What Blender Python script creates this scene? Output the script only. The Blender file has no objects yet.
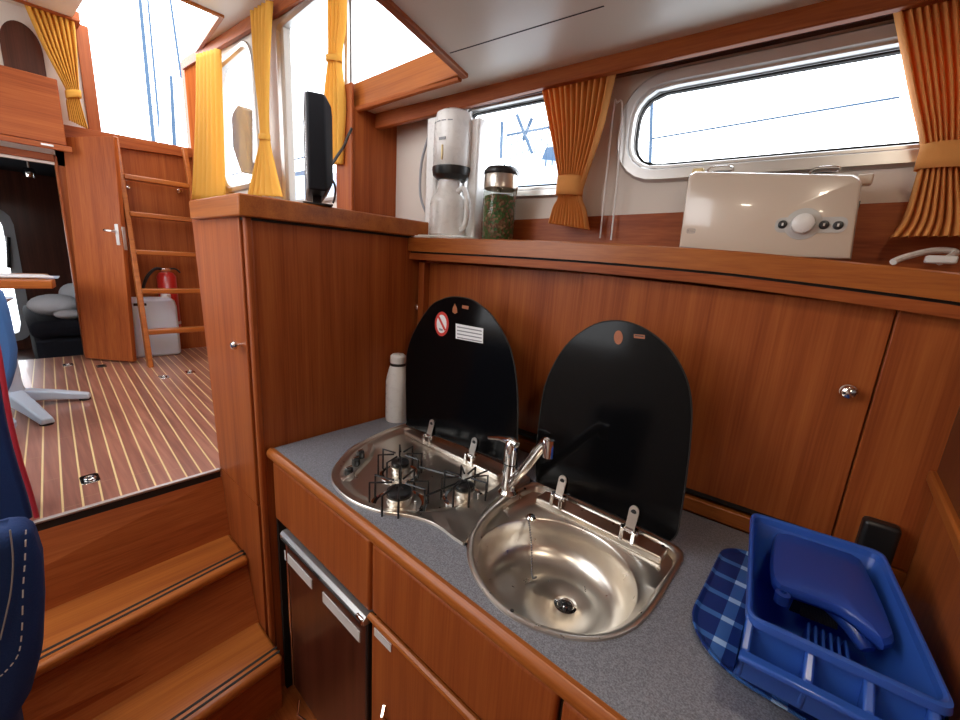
import bpy, bmesh, math, random
from mathutils import Vector, Matrix
random.seed(7)
SC = bpy.context.scene
COL = SC.collection
R = math.radians
V = Vector
# ------------------------------------------------------------------ camera
EYE = V((0, 0, 1.475)); FPX = 413.0
yaw, pit, rol = R(-40.7), R(-13.0), R(3.7)
FW = V((math.sin(yaw)*math.cos(pit), math.cos(yaw)*math.cos(pit), math.sin(pit)))
_r = V((math.cos(yaw), -math.sin(yaw), 0)); _u = _r.cross(FW)
RT = _r*math.cos(rol)+_u*math.sin(rol); UP = -_r*math.sin(rol)+_u*math.cos(rol)
cd = bpy.data.cameras.new('camera'); cam = bpy.data.objects.new('camera', cd); COL.objects.link(cam)
cd.sensor_width = 36; cd.lens = FPX/960*36; cd.clip_start = 0.02; cd.clip_end = 300
m3 = Matrix((RT, UP, -FW)).transposed()
cam.matrix_world = Matrix.Translation(EYE) @ m3.to_4x4()
SC.camera = cam
def ray(px, py): return FW + RT*((px-480)/FPX) - UP*((py-360)/FPX)
def at(px, py, ax, val):                      # survey point: sight line meets the plane axis = val
    d = ray(px, py); return EYE + d*((val-EYE[ax])/d[ax])
def hit(px, py, p0, n):
    d = ray(px, py); return EYE + d*((V(p0)-EYE).dot(n)/d.dot(n))
# hull side frame (the hull side runs 4 degrees off the keel line)
HA = R(4); HE = V((math.cos(HA), math.sin(HA), 0)); HN = V((math.sin(HA), -math.cos(HA), 0)); H0 = V((0, 1.24, 0))
def HP(s, z, off=0): return H0 + HE*s + HN*off + V((0, 0, z))
def W(px, py, off=0):
    p = hit(px, py, H0+HN*off, HN); q = p-H0
    return (q.dot(HE), p.z)
def WP(px, py, off=0): return hit(px, py, H0+HN*off, HN)
# pilothouse side frame
PE = V((-1, 0.035, 0)).normalized(); PN = V((-0.035, -1, 0)).normalized(); P0 = V((-1.5, 0.95, 0))
def PP(px, py, off=0): return hit(px, py, P0+PN*off, PN)
def PS(px, py, off=0):
    p = PP(px, py, off); return ((p-P0).dot(PE), p.z)
def PX(s, z, off=0): return P0+PE*s+PN*off+V((0, 0, z))

# ------------------------------------------------------------------ materials
def nmat(name):
    m = bpy.data.materials.new(name); m.use_nodes = True
    nt = m.node_tree; b = nt.nodes['Principled BSDF']; return m, nt, b
def setp(b, **k):
    names = dict(color='Base Color', rough='Roughness', metal='Metallic', coat='Coat Weight', coat_rough='Coat Roughness', trans='Transmission Weight',
                 ior='IOR', alpha='Alpha', sheen='Sheen Weight', spec='Specular IOR Level', emit='Emission Color', estr='Emission Strength', sub='Subsurface Weight', aniso='Anisotropic')
    for a, v in k.items():
        if a in ('color', 'emit') and len(v) == 3: v = (*v, 1)
        b.inputs[names[a]].default_value = v
def plain(name, color, rough=.5, bump=0, bscale=60, **k):
    m, nt, b = nmat(name); setp(b, color=color, rough=rough, **k)
    tc = nt.nodes.new('ShaderNodeTexCoord'); no = nt.nodes.new('ShaderNodeTexNoise'); no.inputs['Scale'].default_value = bscale; no.inputs['Detail'].default_value = 3
    nt.links.new(tc.outputs['Object'], no.inputs['Vector'])
    mr = nt.nodes.new('ShaderNodeMapRange'); mr.inputs['To Min'].default_value = max(0, rough-.04); mr.inputs['To Max'].default_value = min(1, rough+.04)
    nt.links.new(no.outputs['Fac'], mr.inputs['Value']); nt.links.new(mr.outputs['Result'], b.inputs['Roughness'])
    if bump:
        bp = nt.nodes.new('ShaderNodeBump'); bp.inputs['Strength'].default_value = bump; bp.inputs['Distance'].default_value = .002
        nt.links.new(no.outputs['Fac'], bp.inputs['Height']); nt.links.new(bp.outputs['Normal'], b.inputs['Normal'])
    return m
def ramp(nt, stops):
    r = nt.nodes.new('ShaderNodeValToRGB'); e = r.color_ramp.elements
    while len(e) < len(stops): e.new(.5)
    for i, (p, c) in enumerate(stops): e[i].position = p; e[i].color = (*c, 1)
    return r
def wood(name, axis, dark, mid, light, rough=.42, coat=.04, spec=.2):
    m, nt, b = nmat(name)
    tc = nt.nodes.new('ShaderNodeTexCoord'); oi = nt.nodes.new('ShaderNodeObjectInfo')
    ad = nt.nodes.new('ShaderNodeVectorMath'); ad.operation = 'ADD'
    sc_ = nt.nodes.new('ShaderNodeVectorMath'); sc_.operation = 'SCALE'; sc_.inputs[0].default_value = (3.1, 2.3, 4.7)
    nt.links.new(oi.outputs['Random'], sc_.inputs['Scale'])
    nt.links.new(tc.outputs['Object'], ad.inputs[0]); nt.links.new(sc_.outputs[0], ad.inputs[1])
    mp = nt.nodes.new('ShaderNodeMapping'); s = [26, 26, 26]; s[axis] = .9; mp.inputs['Scale'].default_value = s
    nt.links.new(ad.outputs[0], mp.inputs['Vector'])
    n1 = nt.nodes.new('ShaderNodeTexNoise'); n1.inputs['Scale'].default_value = 1; n1.inputs['Detail'].default_value = 5; n1.inputs['Roughness'].default_value = .6
    nt.links.new(mp.outputs[0], n1.inputs['Vector'])
    mp2 = nt.nodes.new('ShaderNodeMapping'); s2 = [230, 230, 230]; s2[axis] = 5; mp2.inputs['Scale'].default_value = s2
    nt.links.new(ad.outputs[0], mp2.inputs['Vector'])
    n2 = nt.nodes.new('ShaderNodeTexNoise'); n2.inputs['Scale'].default_value = 1; n2.inputs['Detail'].default_value = 2
    nt.links.new(mp2.outputs[0], n2.inputs['Vector'])
    mx = nt.nodes.new('ShaderNodeMix'); mx.data_type = 'FLOAT'; mx.inputs['Factor'].default_value = .35
    nt.links.new(n1.outputs['Fac'], mx.inputs[2]); nt.links.new(n2.outputs['Fac'], mx.inputs[3])
    r = ramp(nt, [(.36, dark), (.52, mid), (.68, light)])
    nt.links.new(mx.outputs[0], r.inputs[0]); nt.links.new(r.outputs[0], b.inputs['Base Color'])
    setp(b, rough=rough, coat=coat, coat_rough=.18, spec=spec)
    return m
CD, CM, CL = (.25, .054, .014), (.345, .087, .021), (.42, .121, .029)
M = {}
M['wood_z'] = wood('cherry_upright', 2, CD, CM, CL)
M['wood_x'] = wood('cherry_lengthwise', 0, CD, CM, CL)
M['wood_y'] = wood('cherry_crosswise', 1, CD, CM, CL)
M['edge_x'] = wood('cherry_edge_lengthwise', 0, (.29, .075, .015), (.39, .114, .022), (.46, .15, .03), rough=.34, coat=.15, spec=.3)
M['edge_y'] = wood('cherry_edge_crosswise', 1, (.29, .075, .015), (.39, .114, .022), (.46, .15, .03), rough=.34, coat=.15, spec=.3)
M['wood_matt'] = wood('cherry_matt_lining', 2, CD, CM, CL, rough=.9, coat=0, spec=0)
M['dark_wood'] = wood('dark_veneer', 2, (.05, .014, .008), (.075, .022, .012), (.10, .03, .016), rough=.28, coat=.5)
M['gap'] = plain('shadow_gap_black', (.012, .008, .006), .7)
M['steel'] = plain('brushed_stainless', (.72, .67, .60), .29, metal=.97, bscale=40)
M['chrome'] = plain('chrome', (.78, .77, .76), .08, metal=1.0)
M['alu'] = plain('anodised_aluminium', (.62, .60, .58), .35, metal=.85)
M['black_glass'] = plain('black_glass', (.003, .003, .0035), .12, spec=.14)
M['black'] = plain('black_plastic', (.012, .012, .013), .35)
M['tv'] = plain('matt_black_tv_shell', (.008, .009, .013), .5, spec=.2)
M['iron'] = plain('black_enamel_wire', (.012, .012, .013), .3)
M['white'] = plain('white_plastic', (.83, .82, .80), .28, coat=.3)
M['white_matte'] = plain('white_matte_plastic', (.70, .69, .66), .45)
M['cream'] = plain('toaster_cream_plastic', (.70, .59, .48), .2, coat=.6)
M['light_grey'] = plain('light_grey_plastic', (.55, .54, .52), .4)
M['grey'] = plain('grey_plastic', (.30, .31, .33), .4)
M['ceil'] = plain('cream_ceiling_panel', (.76, .72, .62), .35, bump=.03, bscale=8)
M['vinyl'] = plain('off_white_wall_vinyl', (.72, .65, .58), .6, bump=.15, bscale=250)
M['curtain'] = plain('golden_curtain_cloth', (.80, .44, .07), .85, bump=.3, bscale=500)
M['curtain_o'] = plain('orange_curtain_cloth', (.86, .40, .11), .85, bump=.3, bscale=500)
for k in ('curtain', 'curtain_o'):              # thin cloth lets daylight through
    m = M[k]; nt = m.node_tree; b = nt.nodes['Principled BSDF']; out = nt.nodes['Material Output']
    t = nt.nodes.new('ShaderNodeBsdfTranslucent'); t.inputs[0].default_value = (.85, .5, .08, 1) if k == 'curtain' else (.8, .34, .06, 1)
    mx = nt.nodes.new('ShaderNodeMixShader'); mx.inputs[0].default_value = .32
    nt.links.new(b.outputs[0], mx.inputs[1]); nt.links.new(t.outputs[0], mx.inputs[2]); nt.links.new(mx.outputs[0], out.inputs[0])
M['blue_up'] = plain('blue_upholstery', (.012, .036, .135), .75, bump=.4, bscale=350, spec=.25)
M['blue_lit'] = plain('lit_blue_upholstery', (.045, .14, .36), .7, bump=.4, bscale=350)  # seat blue again, with the saloon daylight put into a brighter colour
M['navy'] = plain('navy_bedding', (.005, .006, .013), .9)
M['linen'] = plain('white_linen', (.55, .55, .58), .9, bump=.2)
M['red'] = plain('red_enamel', (.52, .02, .015), .3, coat=.4)
M['piping'] = plain('red_piping', (.42, .02, .04), .6)
M['jerry'] = plain('translucent_white_plastic', (.62, .66, .72), .4, sub=.2)
M['pale_blue'] = plain('pale_blue_enamel', (.50, .58, .68), .35, metal=.1)
M['paper'] = plain('paper', (.80, .80, .82), .8)
M['paper_blue'] = plain('printed_paper_blue', (.35, .42, .55), .8)
M['rubber'] = plain('dark_rubber', (.02, .017, .015), .8)
M['outdoor'] = plain('hazy_blue_grey_paint', (.03, .07, .13), .7)
M['outdoor_l'] = plain('pale_hull_paint', (.45, .55, .68), .6)
M['cover'] = plain('grey_brown_canvas', (.02, .017, .02), .9)
M['gold'] = plain('pale_brass_sheet', (.70, .55, .28), .3, metal=.5)
M['sign_red'] = plain('sign_red_print', (.55, .03, .02), .5)
M['sign_amber'] = plain('amber_print', (.35, .10, .03), .5)
M['text_grey'] = plain('grey_print', (.25, .25, .27), .6)
M['burner_brass'] = plain('burner_alloy', (.62, .57, .48), .35, metal=.9)
def glass(name, tint=(1, 1, 1), gl=.06):
    m = bpy.data.materials.new(name); m.use_nodes = True; nt = m.node_tree
    nt.nodes.remove(nt.nodes['Principled BSDF']); out = nt.nodes['Material Output']
    tr = nt.nodes.new('ShaderNodeBsdfTransparent'); tr.inputs[0].default_value = (*tint, 1)
    g = nt.nodes.new('ShaderNodeBsdfGlossy'); g.inputs['Roughness'].default_value = .02
    ge = nt.nodes.new('ShaderNodeNewGeometry'); mr = nt.nodes.new('ShaderNodeMapRange'); mr.inputs['To Min'].default_value = 1.4; mr.inputs['To Max'].default_value = 1/1.4
    fr = nt.nodes.new('ShaderNodeFresnel'); nt.links.new(ge.outputs['Backfacing'], mr.inputs['Value']); nt.links.new(mr.outputs['Result'], fr.inputs[0])
    mx = nt.nodes.new('ShaderNodeMixShader')
    nt.links.new(fr.outputs[0], mx.inputs[0]); nt.links.new(tr.outputs[0], mx.inputs[1]); nt.links.new(g.outputs[0], mx.inputs[2]); nt.links.new(mx.outputs[0], out.inputs[0])
    return m
M['glass'] = glass('window_glass', (.97, .985, 1))
M['jar_glass'] = glass('jar_glass', (.93, .96, .94))
def translucent_blue(name, col, rough=.22):
    m, nt, b = nmat(name); setp(b, color=col, rough=rough, coat=.3)
    tr = nt.nodes.new('ShaderNodeBsdfTranslucent'); tr.inputs[0].default_value = (col[0]*1.4, col[1]*1.4, min(1, col[2]*1.4), 1)
    n = nt.nodes.new('ShaderNodeTexNoise'); n.inputs['Scale'].default_value = 5
    mx = nt.nodes.new('ShaderNodeMixShader'); mx.inputs[0].default_value = .35
    out = nt.nodes['Material Output']
    nt.links.new(b.outputs[0], mx.inputs[1]); nt.links.new(tr.outputs[0], mx.inputs[2]); nt.links.new(mx.outputs[0], out.inputs[0])
    return m
M['blue_tub'] = translucent_blue('frosted_blue_plastic', (.045, .15, .58))
M['blue_deep'] = translucent_blue('deep_blue_plastic', (.03, .09, .46), .3)
# laminate
m, nt, b = nmat('grey_speckled_laminate'); tc = nt.nodes.new('ShaderNodeTexCoord'); n = nt.nodes.new('ShaderNodeTexNoise'); n.inputs['Scale'].default_value = 420; n.inputs['Detail'].default_value = 2
nt.links.new(tc.outputs['Object'], n.inputs[0]); r = ramp(nt, [(.34, (.13, .133, .155)), (.5, (.20, .205, .235)), (.68, (.28, .288, .325))]); nt.links.new(n.outputs[0], r.inputs[0]); nt.links.new(r.outputs[0], b.inputs['Base Color']); setp(b, rough=.38); M['laminate'] = m
# laid teak sole with pale caulking
m, nt, b = nmat('teak_and_holly_sole'); tc = nt.nodes.new('ShaderNodeTexCoord'); sx = nt.nodes.new('ShaderNodeSeparateXYZ'); nt.links.new(tc.outputs['Object'], sx.inputs[0])
def mth(op, a, bb=None):
    q = nt.nodes.new('ShaderNodeMath'); q.operation = op
    for i, v in enumerate((a, bb)):
        if v is None: continue
        if isinstance(v, (int, float)): q.inputs[i].default_value = v
        else: nt.links.new(v, q.inputs[i])
    return q.outputs[0]
# floor object's origin is at (-1.58, 0, .697)
skew = mth('ADD', sx.outputs['Y'], mth('MULTIPLY', sx.outputs['X'], .056))
un = mth('DIVIDE', mth('SUBTRACT', skew, .156), .0435)
fr = mth('FRACT', un); line = mth('LESS_THAN', fr, .115); pid = mth('FLOOR', un)
wn = nt.nodes.new('ShaderNodeTexWhiteNoise'); wn.noise_dimensions = '1D'; nt.links.new(pid, wn.inputs['W'])
xs = mth('ADD', sx.outputs['X'], mth('MULTIPLY', wn.outputs[0], .9)); seam = mth('LESS_THAN', mth('FRACT', mth('DIVIDE', xs, .62)), .006)
mp = nt.nodes.new('ShaderNodeMapping'); mp.inputs['Scale'].default_value = (3, 70, 70); nt.links.new(tc.outputs['Object'], mp.inputs[0]); n = nt.nodes.new('ShaderNodeTexNoise'); n.inputs['Scale'].default_value = 1; n.inputs['Detail'].default_value = 4; nt.links.new(mp.outputs[0], n.inputs[0])
r = ramp(nt, [(.3, (.24, .095, .066)), (.55, (.34, .14, .095)), (.75, (.42, .185, .125))]); nt.links.new(mth('ADD', n.outputs[0], mth('MULTIPLY', mth('SUBTRACT', wn.outputs[0], .5), .25)), r.inputs[0])
mx = nt.nodes.new('ShaderNodeMix'); mx.data_type = 'RGBA'; nt.links.new(line, mx.inputs[0]); nt.links.new(r.outputs[0], mx.inputs[6]); mx.inputs[7].default_value = (.80, .62, .30, 1)
mx2 = nt.nodes.new('ShaderNodeMix'); mx2.data_type = 'RGBA'; nt.links.new(mth('MULTIPLY', seam, .35), mx2.inputs[0]); nt.links.new(mx.outputs[2], mx2.inputs[6]); mx2.inputs[7].default_value = (.45, .3, .16, 1)
nt.links.new(mx2.outputs[2], b.inputs['Base Color']); setp(b, rough=.3, coat=.2); M['teak'] = m
# plaid tray
m, nt, b = nmat('blue_plaid_print'); tc = nt.nodes.new('ShaderNodeTexCoord'); sx = nt.nodes.new('ShaderNodeSeparateXYZ'); nt.links.new(tc.outputs['Object'], sx.inputs[0])
a1 = mth('LESS_THAN', mth('FRACT', mth('DIVIDE', sx.outputs['X'], .085)), .22); a2 = mth('LESS_THAN', mth('FRACT', mth('DIVIDE', sx.outputs['Y'], .058)), .22)
sm = mth('MULTIPLY', mth('ADD', a1, a2), .5); r = ramp(nt, [(0, (.012, .035, .17)), (.5, (.05, .15, .42)), (1, (.40, .60, .85))]); nt.links.new(sm, r.inputs[0]); nt.links.new(r.outputs[0], b.inputs['Base Color']); setp(b, rough=.3, spec=.25); M['plaid'] = m
# jar filling
m, nt, b = nmat('green_and_brown_tea_leaves'); tc = nt.nodes.new('ShaderNodeTexCoord'); vn = nt.nodes.new('ShaderNodeTexVoronoi'); vn.inputs['Scale'].default_value = 130; nt.links.new(tc.outputs['Object'], vn.inputs[0])
r = ramp(nt, [(0, (.02, .05, .012)), (.35, (.05, .13, .03)), (.6, (.13, .05, .025)), (.85, (.30, .18, .10)), (1, (.03, .015, .01))]); nt.links.new(vn.outputs['Color'], r.inputs[0]); nt.links.new(r.outputs[0], b.inputs['Base Color']); setp(b, rough=.8)
bp = nt.nodes.new('ShaderNodeBump'); bp.inputs['Distance'].default_value = .004; nt.links.new(vn.outputs[0], bp.inputs['Height']); nt.links.new(bp.outputs[0], b.inputs['Normal']); M['herbs'] = m
# lit lamp
m, nt, b = nmat('lit_lamp_lens'); setp(b, color=(.9, .85, .75), emit=(1, .82, .6), estr=6); M['lamp'] = m

# ------------------------------------------------------------------ mesh builder
ORG = {}
class MB:
    def __init__(s): s.bm = bmesh.new()
    def faces(s, vs, fs):
        bv = [s.bm.verts.new(v) for v in vs]
        for f in fs:
            try: s.bm.faces.new([bv[i] for i in f])
            except ValueError: pass
        return s
    def box(s, a, b):
        x0, y0, z0 = a; x1, y1, z1 = b
        return s.hexa([(x0, y0, z0), (x1, y0, z0), (x1, y1, z0), (x0, y1, z0), (x0, y0, z1), (x1, y0, z1), (x1, y1, z1), (x0, y1, z1)])
    def hexa(s, v): return s.faces(v, [(0, 3, 2, 1), (4, 5, 6, 7), (0, 1, 5, 4), (1, 2, 6, 5), (2, 3, 7, 6), (3, 0, 4, 7)])
    def obox(s, c, ux, uy, uz):             # half-extent vectors
        c = V(c); return s.hexa([c-ux-uy-uz, c+ux-uy-uz, c+ux+uy-uz, c-ux+uy-uz, c-ux-uy+uz, c+ux-uy+uz, c+ux+uy+uz, c-ux+uy+uz])
    def loft(s, rings, closed=True, cap0=False, cap1=False):
        n = len(rings[0]); R_ = [[s.bm.verts.new(p) for p in r] for r in rings]
        for a, b in zip(R_, R_[1:]):
            for i in range(n if closed else n-1):
                j = (i+1) % n
                try: s.bm.faces.new((a[i], a[j], b[j], b[i]))
                except ValueError: pass
        if cap0: s.bm.faces.new(list(reversed(R_[0])))
        if cap1: s.bm.faces.new(R_[-1])
        return s
    def prism(s, poly, d):                   # planar polygon extruded by vector d
        d = V(d); return s.loft([[V(p) for p in poly], [V(p)+d for p in poly]], True, True, True)
    def tube(s, pts, r, n=8, caps=True, closed=False):
        pts = [V(p) for p in pts]; rr = r if isinstance(r, (list, tuple)) else [r]*len(pts)
        rings = []; prev = None; N = len(pts)
        for i, p in enumerate(pts):
            if closed: t = (pts[(i+1) % N]-pts[i-1])
            else: t = pts[min(i+1, N-1)]-pts[max(i-1, 0)]
            t.normalize()
            if prev is None:
                a = t.orthogonal().normalized()
            else: a = (prev-t*prev.dot(t)).normalized()
            prev = a; b = t.cross(a)
            rings.append([p+(a*math.cos(2*math.pi*k/n)+b*math.sin(2*math.pi*k/n))*rr[i] for k in range(n)])
        if closed: rings.append(rings[0])
        return s.loft(rings, True, caps and not closed, caps and not closed)
    def lathe(s, c, prof, n=32, axis=(0, 0, 1), caps=True):   # prof: (r, h)
        c = V(c); ax = V(axis).normalized(); a = ax.orthogonal().normalized(); b = ax.cross(a)
        rings = [[c+ax*h+(a*math.cos(2*math.pi*k/n)+b*math.sin(2*math.pi*k/n))*max(r, 1e-5) for k in range(n)] for r, h in prof]
        return s.loft(rings, True, caps, caps)
    def ball(s, c, r, n=16, sc=(1, 1, 1)):
        prof = [(r*math.sin(math.pi*i/10), -r*math.cos(math.pi*i/10)) for i in range(11)]
        rings = [[V(c)+V((q*math.cos(2*math.pi*k/n)*sc[0], q*math.sin(2*math.pi*k/n)*sc[1], h*sc[2])) for k in range(n)] for q, h in prof]
        rings[0] = [V(c)+V((1e-5*math.cos(2*math.pi*k/n), 1e-5*math.sin(2*math.pi*k/n), -r*sc[2])) for k in range(n)]
        rings[-1] = [V(c)+V((1e-5*math.cos(2*math.pi*k/n), 1e-5*math.sin(2*math.pi*k/n), r*sc[2])) for k in range(n)]
        return s.loft(rings, True, True, True)
    def build(s, name, mat, parent=None, org=None, bevel=0, seg=2, solid=0, subd=0, sharp=35):
        o3 = ORG[parent.name] if parent else V(org if org is not None else (0, 0, 0))
        bmesh.ops.remove_doubles(s.bm, verts=s.bm.verts, dist=1e-6)
        bmesh.ops.recalc_face_normals(s.bm, faces=s.bm.faces)
        for v in s.bm.verts: v.co -= o3
        me = bpy.data.meshes.new(name); s.bm.to_mesh(me); s.bm.free()
        me.polygons.foreach_set('use_smooth', [True]*len(me.polygons)); me.set_sharp_from_angle(angle=R(sharp))
        me.materials.append(M[mat] if isinstance(mat, str) else mat)
        o = bpy.data.objects.new(name, me); COL.objects.link(o)
        if parent: o.parent = parent
        else: o.location = o3
        ORG[o.name] = o3
        if solid: q = o.modifiers.new('solid', 'SOLIDIFY'); q.thickness = solid; q.offset = 0
        if bevel: q = o.modifiers.new('bevel', 'BEVEL'); q.width = bevel; q.segments = seg; q.limit_method = 'ANGLE'; q.angle_limit = R(40); q.harden_normals = False
        if subd: q = o.modifiers.new('subd', 'SUBSURF'); q.levels = subd; q.render_levels = subd
        return o
def B(a, b): return MB().box(a, b)
def thing(name, label, cat, loc, group=None):
    o = bpy.data.objects.new(name, None); COL.objects.link(o); o.location = loc; o.empty_display_size = .05
    ORG[o.name] = V(loc); return tag(o, label, cat, group)
def tag(o, label, cat, group=None, kind=None):
    o['label'] = label; o['category'] = cat
    if group: o['group'] = group
    if kind: o['kind'] = kind
    return o
def struct(o): o['kind'] = 'structure'; return o
def rrect(x0, x1, y0, y1, r, n=8):
    if not isinstance(r, (tuple, list)): r = [r]*4
    pts = []
    for (cx, cy, a0), q in zip(((x1-r[0], y1-r[0], 0), (x0+r[1], y1-r[1], 90), (x0+r[2], y0+r[2], 180), (x1-r[3], y0+r[3], 270)), r):
        for k in range(n+1):
            a = R(a0+90*k/n); pts.append((cx+q*math.cos(a), cy+q*math.sin(a)))
    return pts
def smooth_closed(pts, n=96):                 # Catmull-Rom resample of a closed outline
    pts = [V((p[0], p[1])) for p in pts]; N = len(pts); out = []
    for i in range(N):
        p0, p1, p2, p3 = pts[i-1], pts[i], pts[(i+1) % N], pts[(i+2) % N]
        for k in range(6):
            t = k/6; out.append(.5*((2*p1)+(-p0+p2)*t+(2*p0-5*p1+4*p2-p3)*t*t+(-p0+3*p1-3*p2+p3)*t**3))
    return out
def polar(outline, c, n=96):                  # star-shaped outline sampled at even angles about c
    res = []; N = len(outline); c = V(c)
    for k in range(n):
        a = 2*math.pi*k/n; d = V((math.cos(a), math.sin(a))); best = None
        for i in range(N):
            p = V(outline[i][:2])-c; q = V(outline[(i+1) % N][:2])-c; e = q-p
            den = d.x*e.y-d.y*e.x
            if abs(den) < 1e-9: continue
            t = (p.x*e.y-p.y*e.x)/den; u = (p.x*d.y-p.y*d.x)/den
            if t > 0 and -1e-6 <= u <= 1+1e-6 and (best is None or t > best): best = t
        res.append(c+d*(best if best else .01))
    return res
def inset(ring, c, d):
    c = V(c); return [p-(p-c).normalized()*d for p in ring]
def up3(ring, z): return [V((p.x, p.y, z)) for p in ring]
def lerp(a, b, t): return a+(b-a)*t
def curve_pts(P, n=6):                        # open Catmull-Rom
    P = [V(p) for p in P]; out = []
    for i in range(len(P)-1):
        p0 = P[max(i-1, 0)]; p1 = P[i]; p2 = P[i+1]; p3 = P[min(i+2, len(P)-1)]
        for k in range(n):
            t = k/n; out.append(.5*((2*p1)+(-p0+p2)*t+(2*p0-5*p1+4*p2-p3)*t*t+(-p0+3*p1-3*p2+p3)*t**3))
    out.append(P[-1]); return out

# ================================================================== STRUCTURE
ZS = .697                                     # saloon sole height above the galley sole
XB = -3.76                                    # aft bulkhead
struct(B((XB-.1, -1.5, ZS-.03), (-1.575, 1.05, ZS)).build('floor', 'teak', org=(-1.58, 0, ZS)))
struct(B((-3.86, -1.5, -.03), (1.34, 1.35, 0)).build('floor', 'wood_x'))
struct(B((-1.583, -1.5, ZS-.006), (-1.568, .43, ZS+.002)).build('trim_1', 'alu', bevel=.002))
struct(B((-1.583, -1.5, ZS-.034), (-1.5735, .43, ZS-.0065)).build('trim_20', 'gap'))
struct(B((XB-.1, -1.5, 0), (XB-.06, 1.05, ZS-.03)).build('wall_aft', 'dark_wood'))  # unseen panel, added to keep light from leaking in under the sole
# hull side below and above the shelf, with two window openings
w2 = (W(631, 140)[0], .30, W(640, 170)[1]+.0, W(780, 65)[1])
w1 = (-1.13, -.71, 1.725, 2.0)
WALL_TOP = 2.12
def ring_panel(mb, outer, inner, off0, off1, n=96):
    c = ((inner_c[0]), inner_c[1])
def wall_with_hole(mb, rect, hole, hr, th, fr=HP):
    s0, s1, z0, z1 = rect; c = ((hole[0]+hole[1])/2, (hole[2]+hole[3])/2)
    ho = polar(rrect(*hole, hr), c, 128)
    ou = polar([(s1, z1), (s0, z1), (s0, z0), (s1, z0)], c, 128)
    # snap ring points to the rectangle's corners
    for q in ((s1, z1), (s0, z1), (s0, z0), (s1, z0)):
        i = min(range(128), key=lambda k: (ou[k]-V(q)).length); ou[i] = V(q)
    f = lambda L, off: [fr(p.x, p.y, off) for p in L]
    mb.loft([f(ou, -th), f(ou, 0), f(ho, 0), f(ho, -th), f(ou, -th)])
mb = MB()
wall_with_hole(mb, (-1.56, -.58, 1.50, WALL_TOP), w1, .02, .03)
wall_with_hole(mb, (-.58, .45, 1.50, WALL_TOP), w2, .075, .03)
mb.hexa([HP(.45, 1.50, 0), HP(1.36, 1.50, 0), HP(1.36, 1.50, -.03), HP(.45, 1.50, -.03), HP(.45, WALL_TOP, 0), HP(1.36, WALL_TOP, 0), HP(1.36, WALL_TOP, -.03), HP(.45, WALL_TOP, -.03)])
struct(mb.build('wall_hull', 'vinyl'))
mb = MB(); a, b_ = HP(-1.56, 0), HP(.5, 0); mb.hexa([HP(-1.6, 0, 0), HP(1.36, 0, 0), HP(1.36, 0, -.03), HP(-1.6, 0, -.03), HP(-1.6, 1.5, 0), HP(1.36, 1.5, 0), HP(1.36, 1.5, -.03), HP(-1.6, 1.5, -.03)])
struct(mb.build('wall_hull', 'wood_x'))
# hull windows: frame + glass
def hull_window(name, hole, hr, fw, depth, mat='alu'):
    c = ((hole[0]+hole[1])/2, (hole[2]+hole[3])/2)
    o = None
    rr = lambda g: polar(rrect(hole[0]-g, hole[1]+g, hole[2]-g, hole[3]+g, max(.004, hr+g)), c, 128)
    f = lambda g, off: [HP(p.x, p.y, off) for p in rr(g)]
    mb = MB(); mb.loft([f(fw, 0), f(fw, depth*.5), f(fw-.006, depth), f(.006, depth), f(.002, depth*.6), f(-.004, depth*.6), f(-.007, .002), f(-.008, -.03), f(-.0005, -.03), f(-.0005, 0)])
    w = struct(mb.build(name, mat))
    mb = MB(); mb.loft([f(-.008, -.012), f(-.014, -.008), f(-.014, -.022)]); mb.build('gasket', 'rubber', w)
    mb = MB(); mb.prism(f(-.010, -.015), HN*-.004); mb.build('pane', 'glass', w)
    return w
hull_window('window_1', w1, .02, .028, .012)
hull_window('window_2', w2, .075, .036, .016)
# wood strip along the foot of the hull side and dark recess above the windows
mb = MB(); mb.hexa([HP(-1.56, 1.5, .0), HP(1.3, 1.5, .0), HP(1.3, 1.5, .012), HP(-1.56, 1.5, .012), HP(-1.56, 1.612, 0), HP(1.3, 1.685, 0), HP(1.3, 1.685, .012), HP(-1.56, 1.612, .012)])
struct(mb.build('trim_2', 'wood_x', bevel=.002))
# pelmet beam under the galley ceiling
bt = [WP(378, 117, .13), WP(500, 79, .13), WP(620, 42, .13), WP(730, 8, .13)]
bb = [WP(383, 129, .13), WP(500, 96, .13), WP(620, 66, .13), WP(760, 36, .13), WP(880, 7, .13)]
def bz(s): return 1.955 + .012*min(1, max(0, (s+1.4)/.6))
mb = MB(); ss = [-1.56+i*.1 for i in range(29)]
prof = lambda s: [HP(s, bz(s)+.008, .104), HP(s, bz(s)+.09, .104), HP(s, bz(s)+.09, .082), HP(s, bz(s)+.008, .082)]
mb.loft([prof(s) for s in ss], True, True, True); struct(mb.build('trim_3', 'wood_x', bevel=.003))
mb = MB(); mb.loft([[HP(s, 2.035, .0), HP(s, 2.055, 0), HP(s, 2.055, .085), HP(s, 2.035, .085)] for s in (-1.56, 1.3)], True, True, True); struct(mb.build('trim_4', 'wood_x'))
mb = MB(); mb.loft([[HP(s, 2.0, .0), HP(s, 2.04, 0), HP(s, 2.04, .02), HP(s, 2.0, .02)] for s in (-1.5, 1.3)], True, True, True); struct(mb.build('trim_5', 'dark_wood', bevel=.002))
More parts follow.
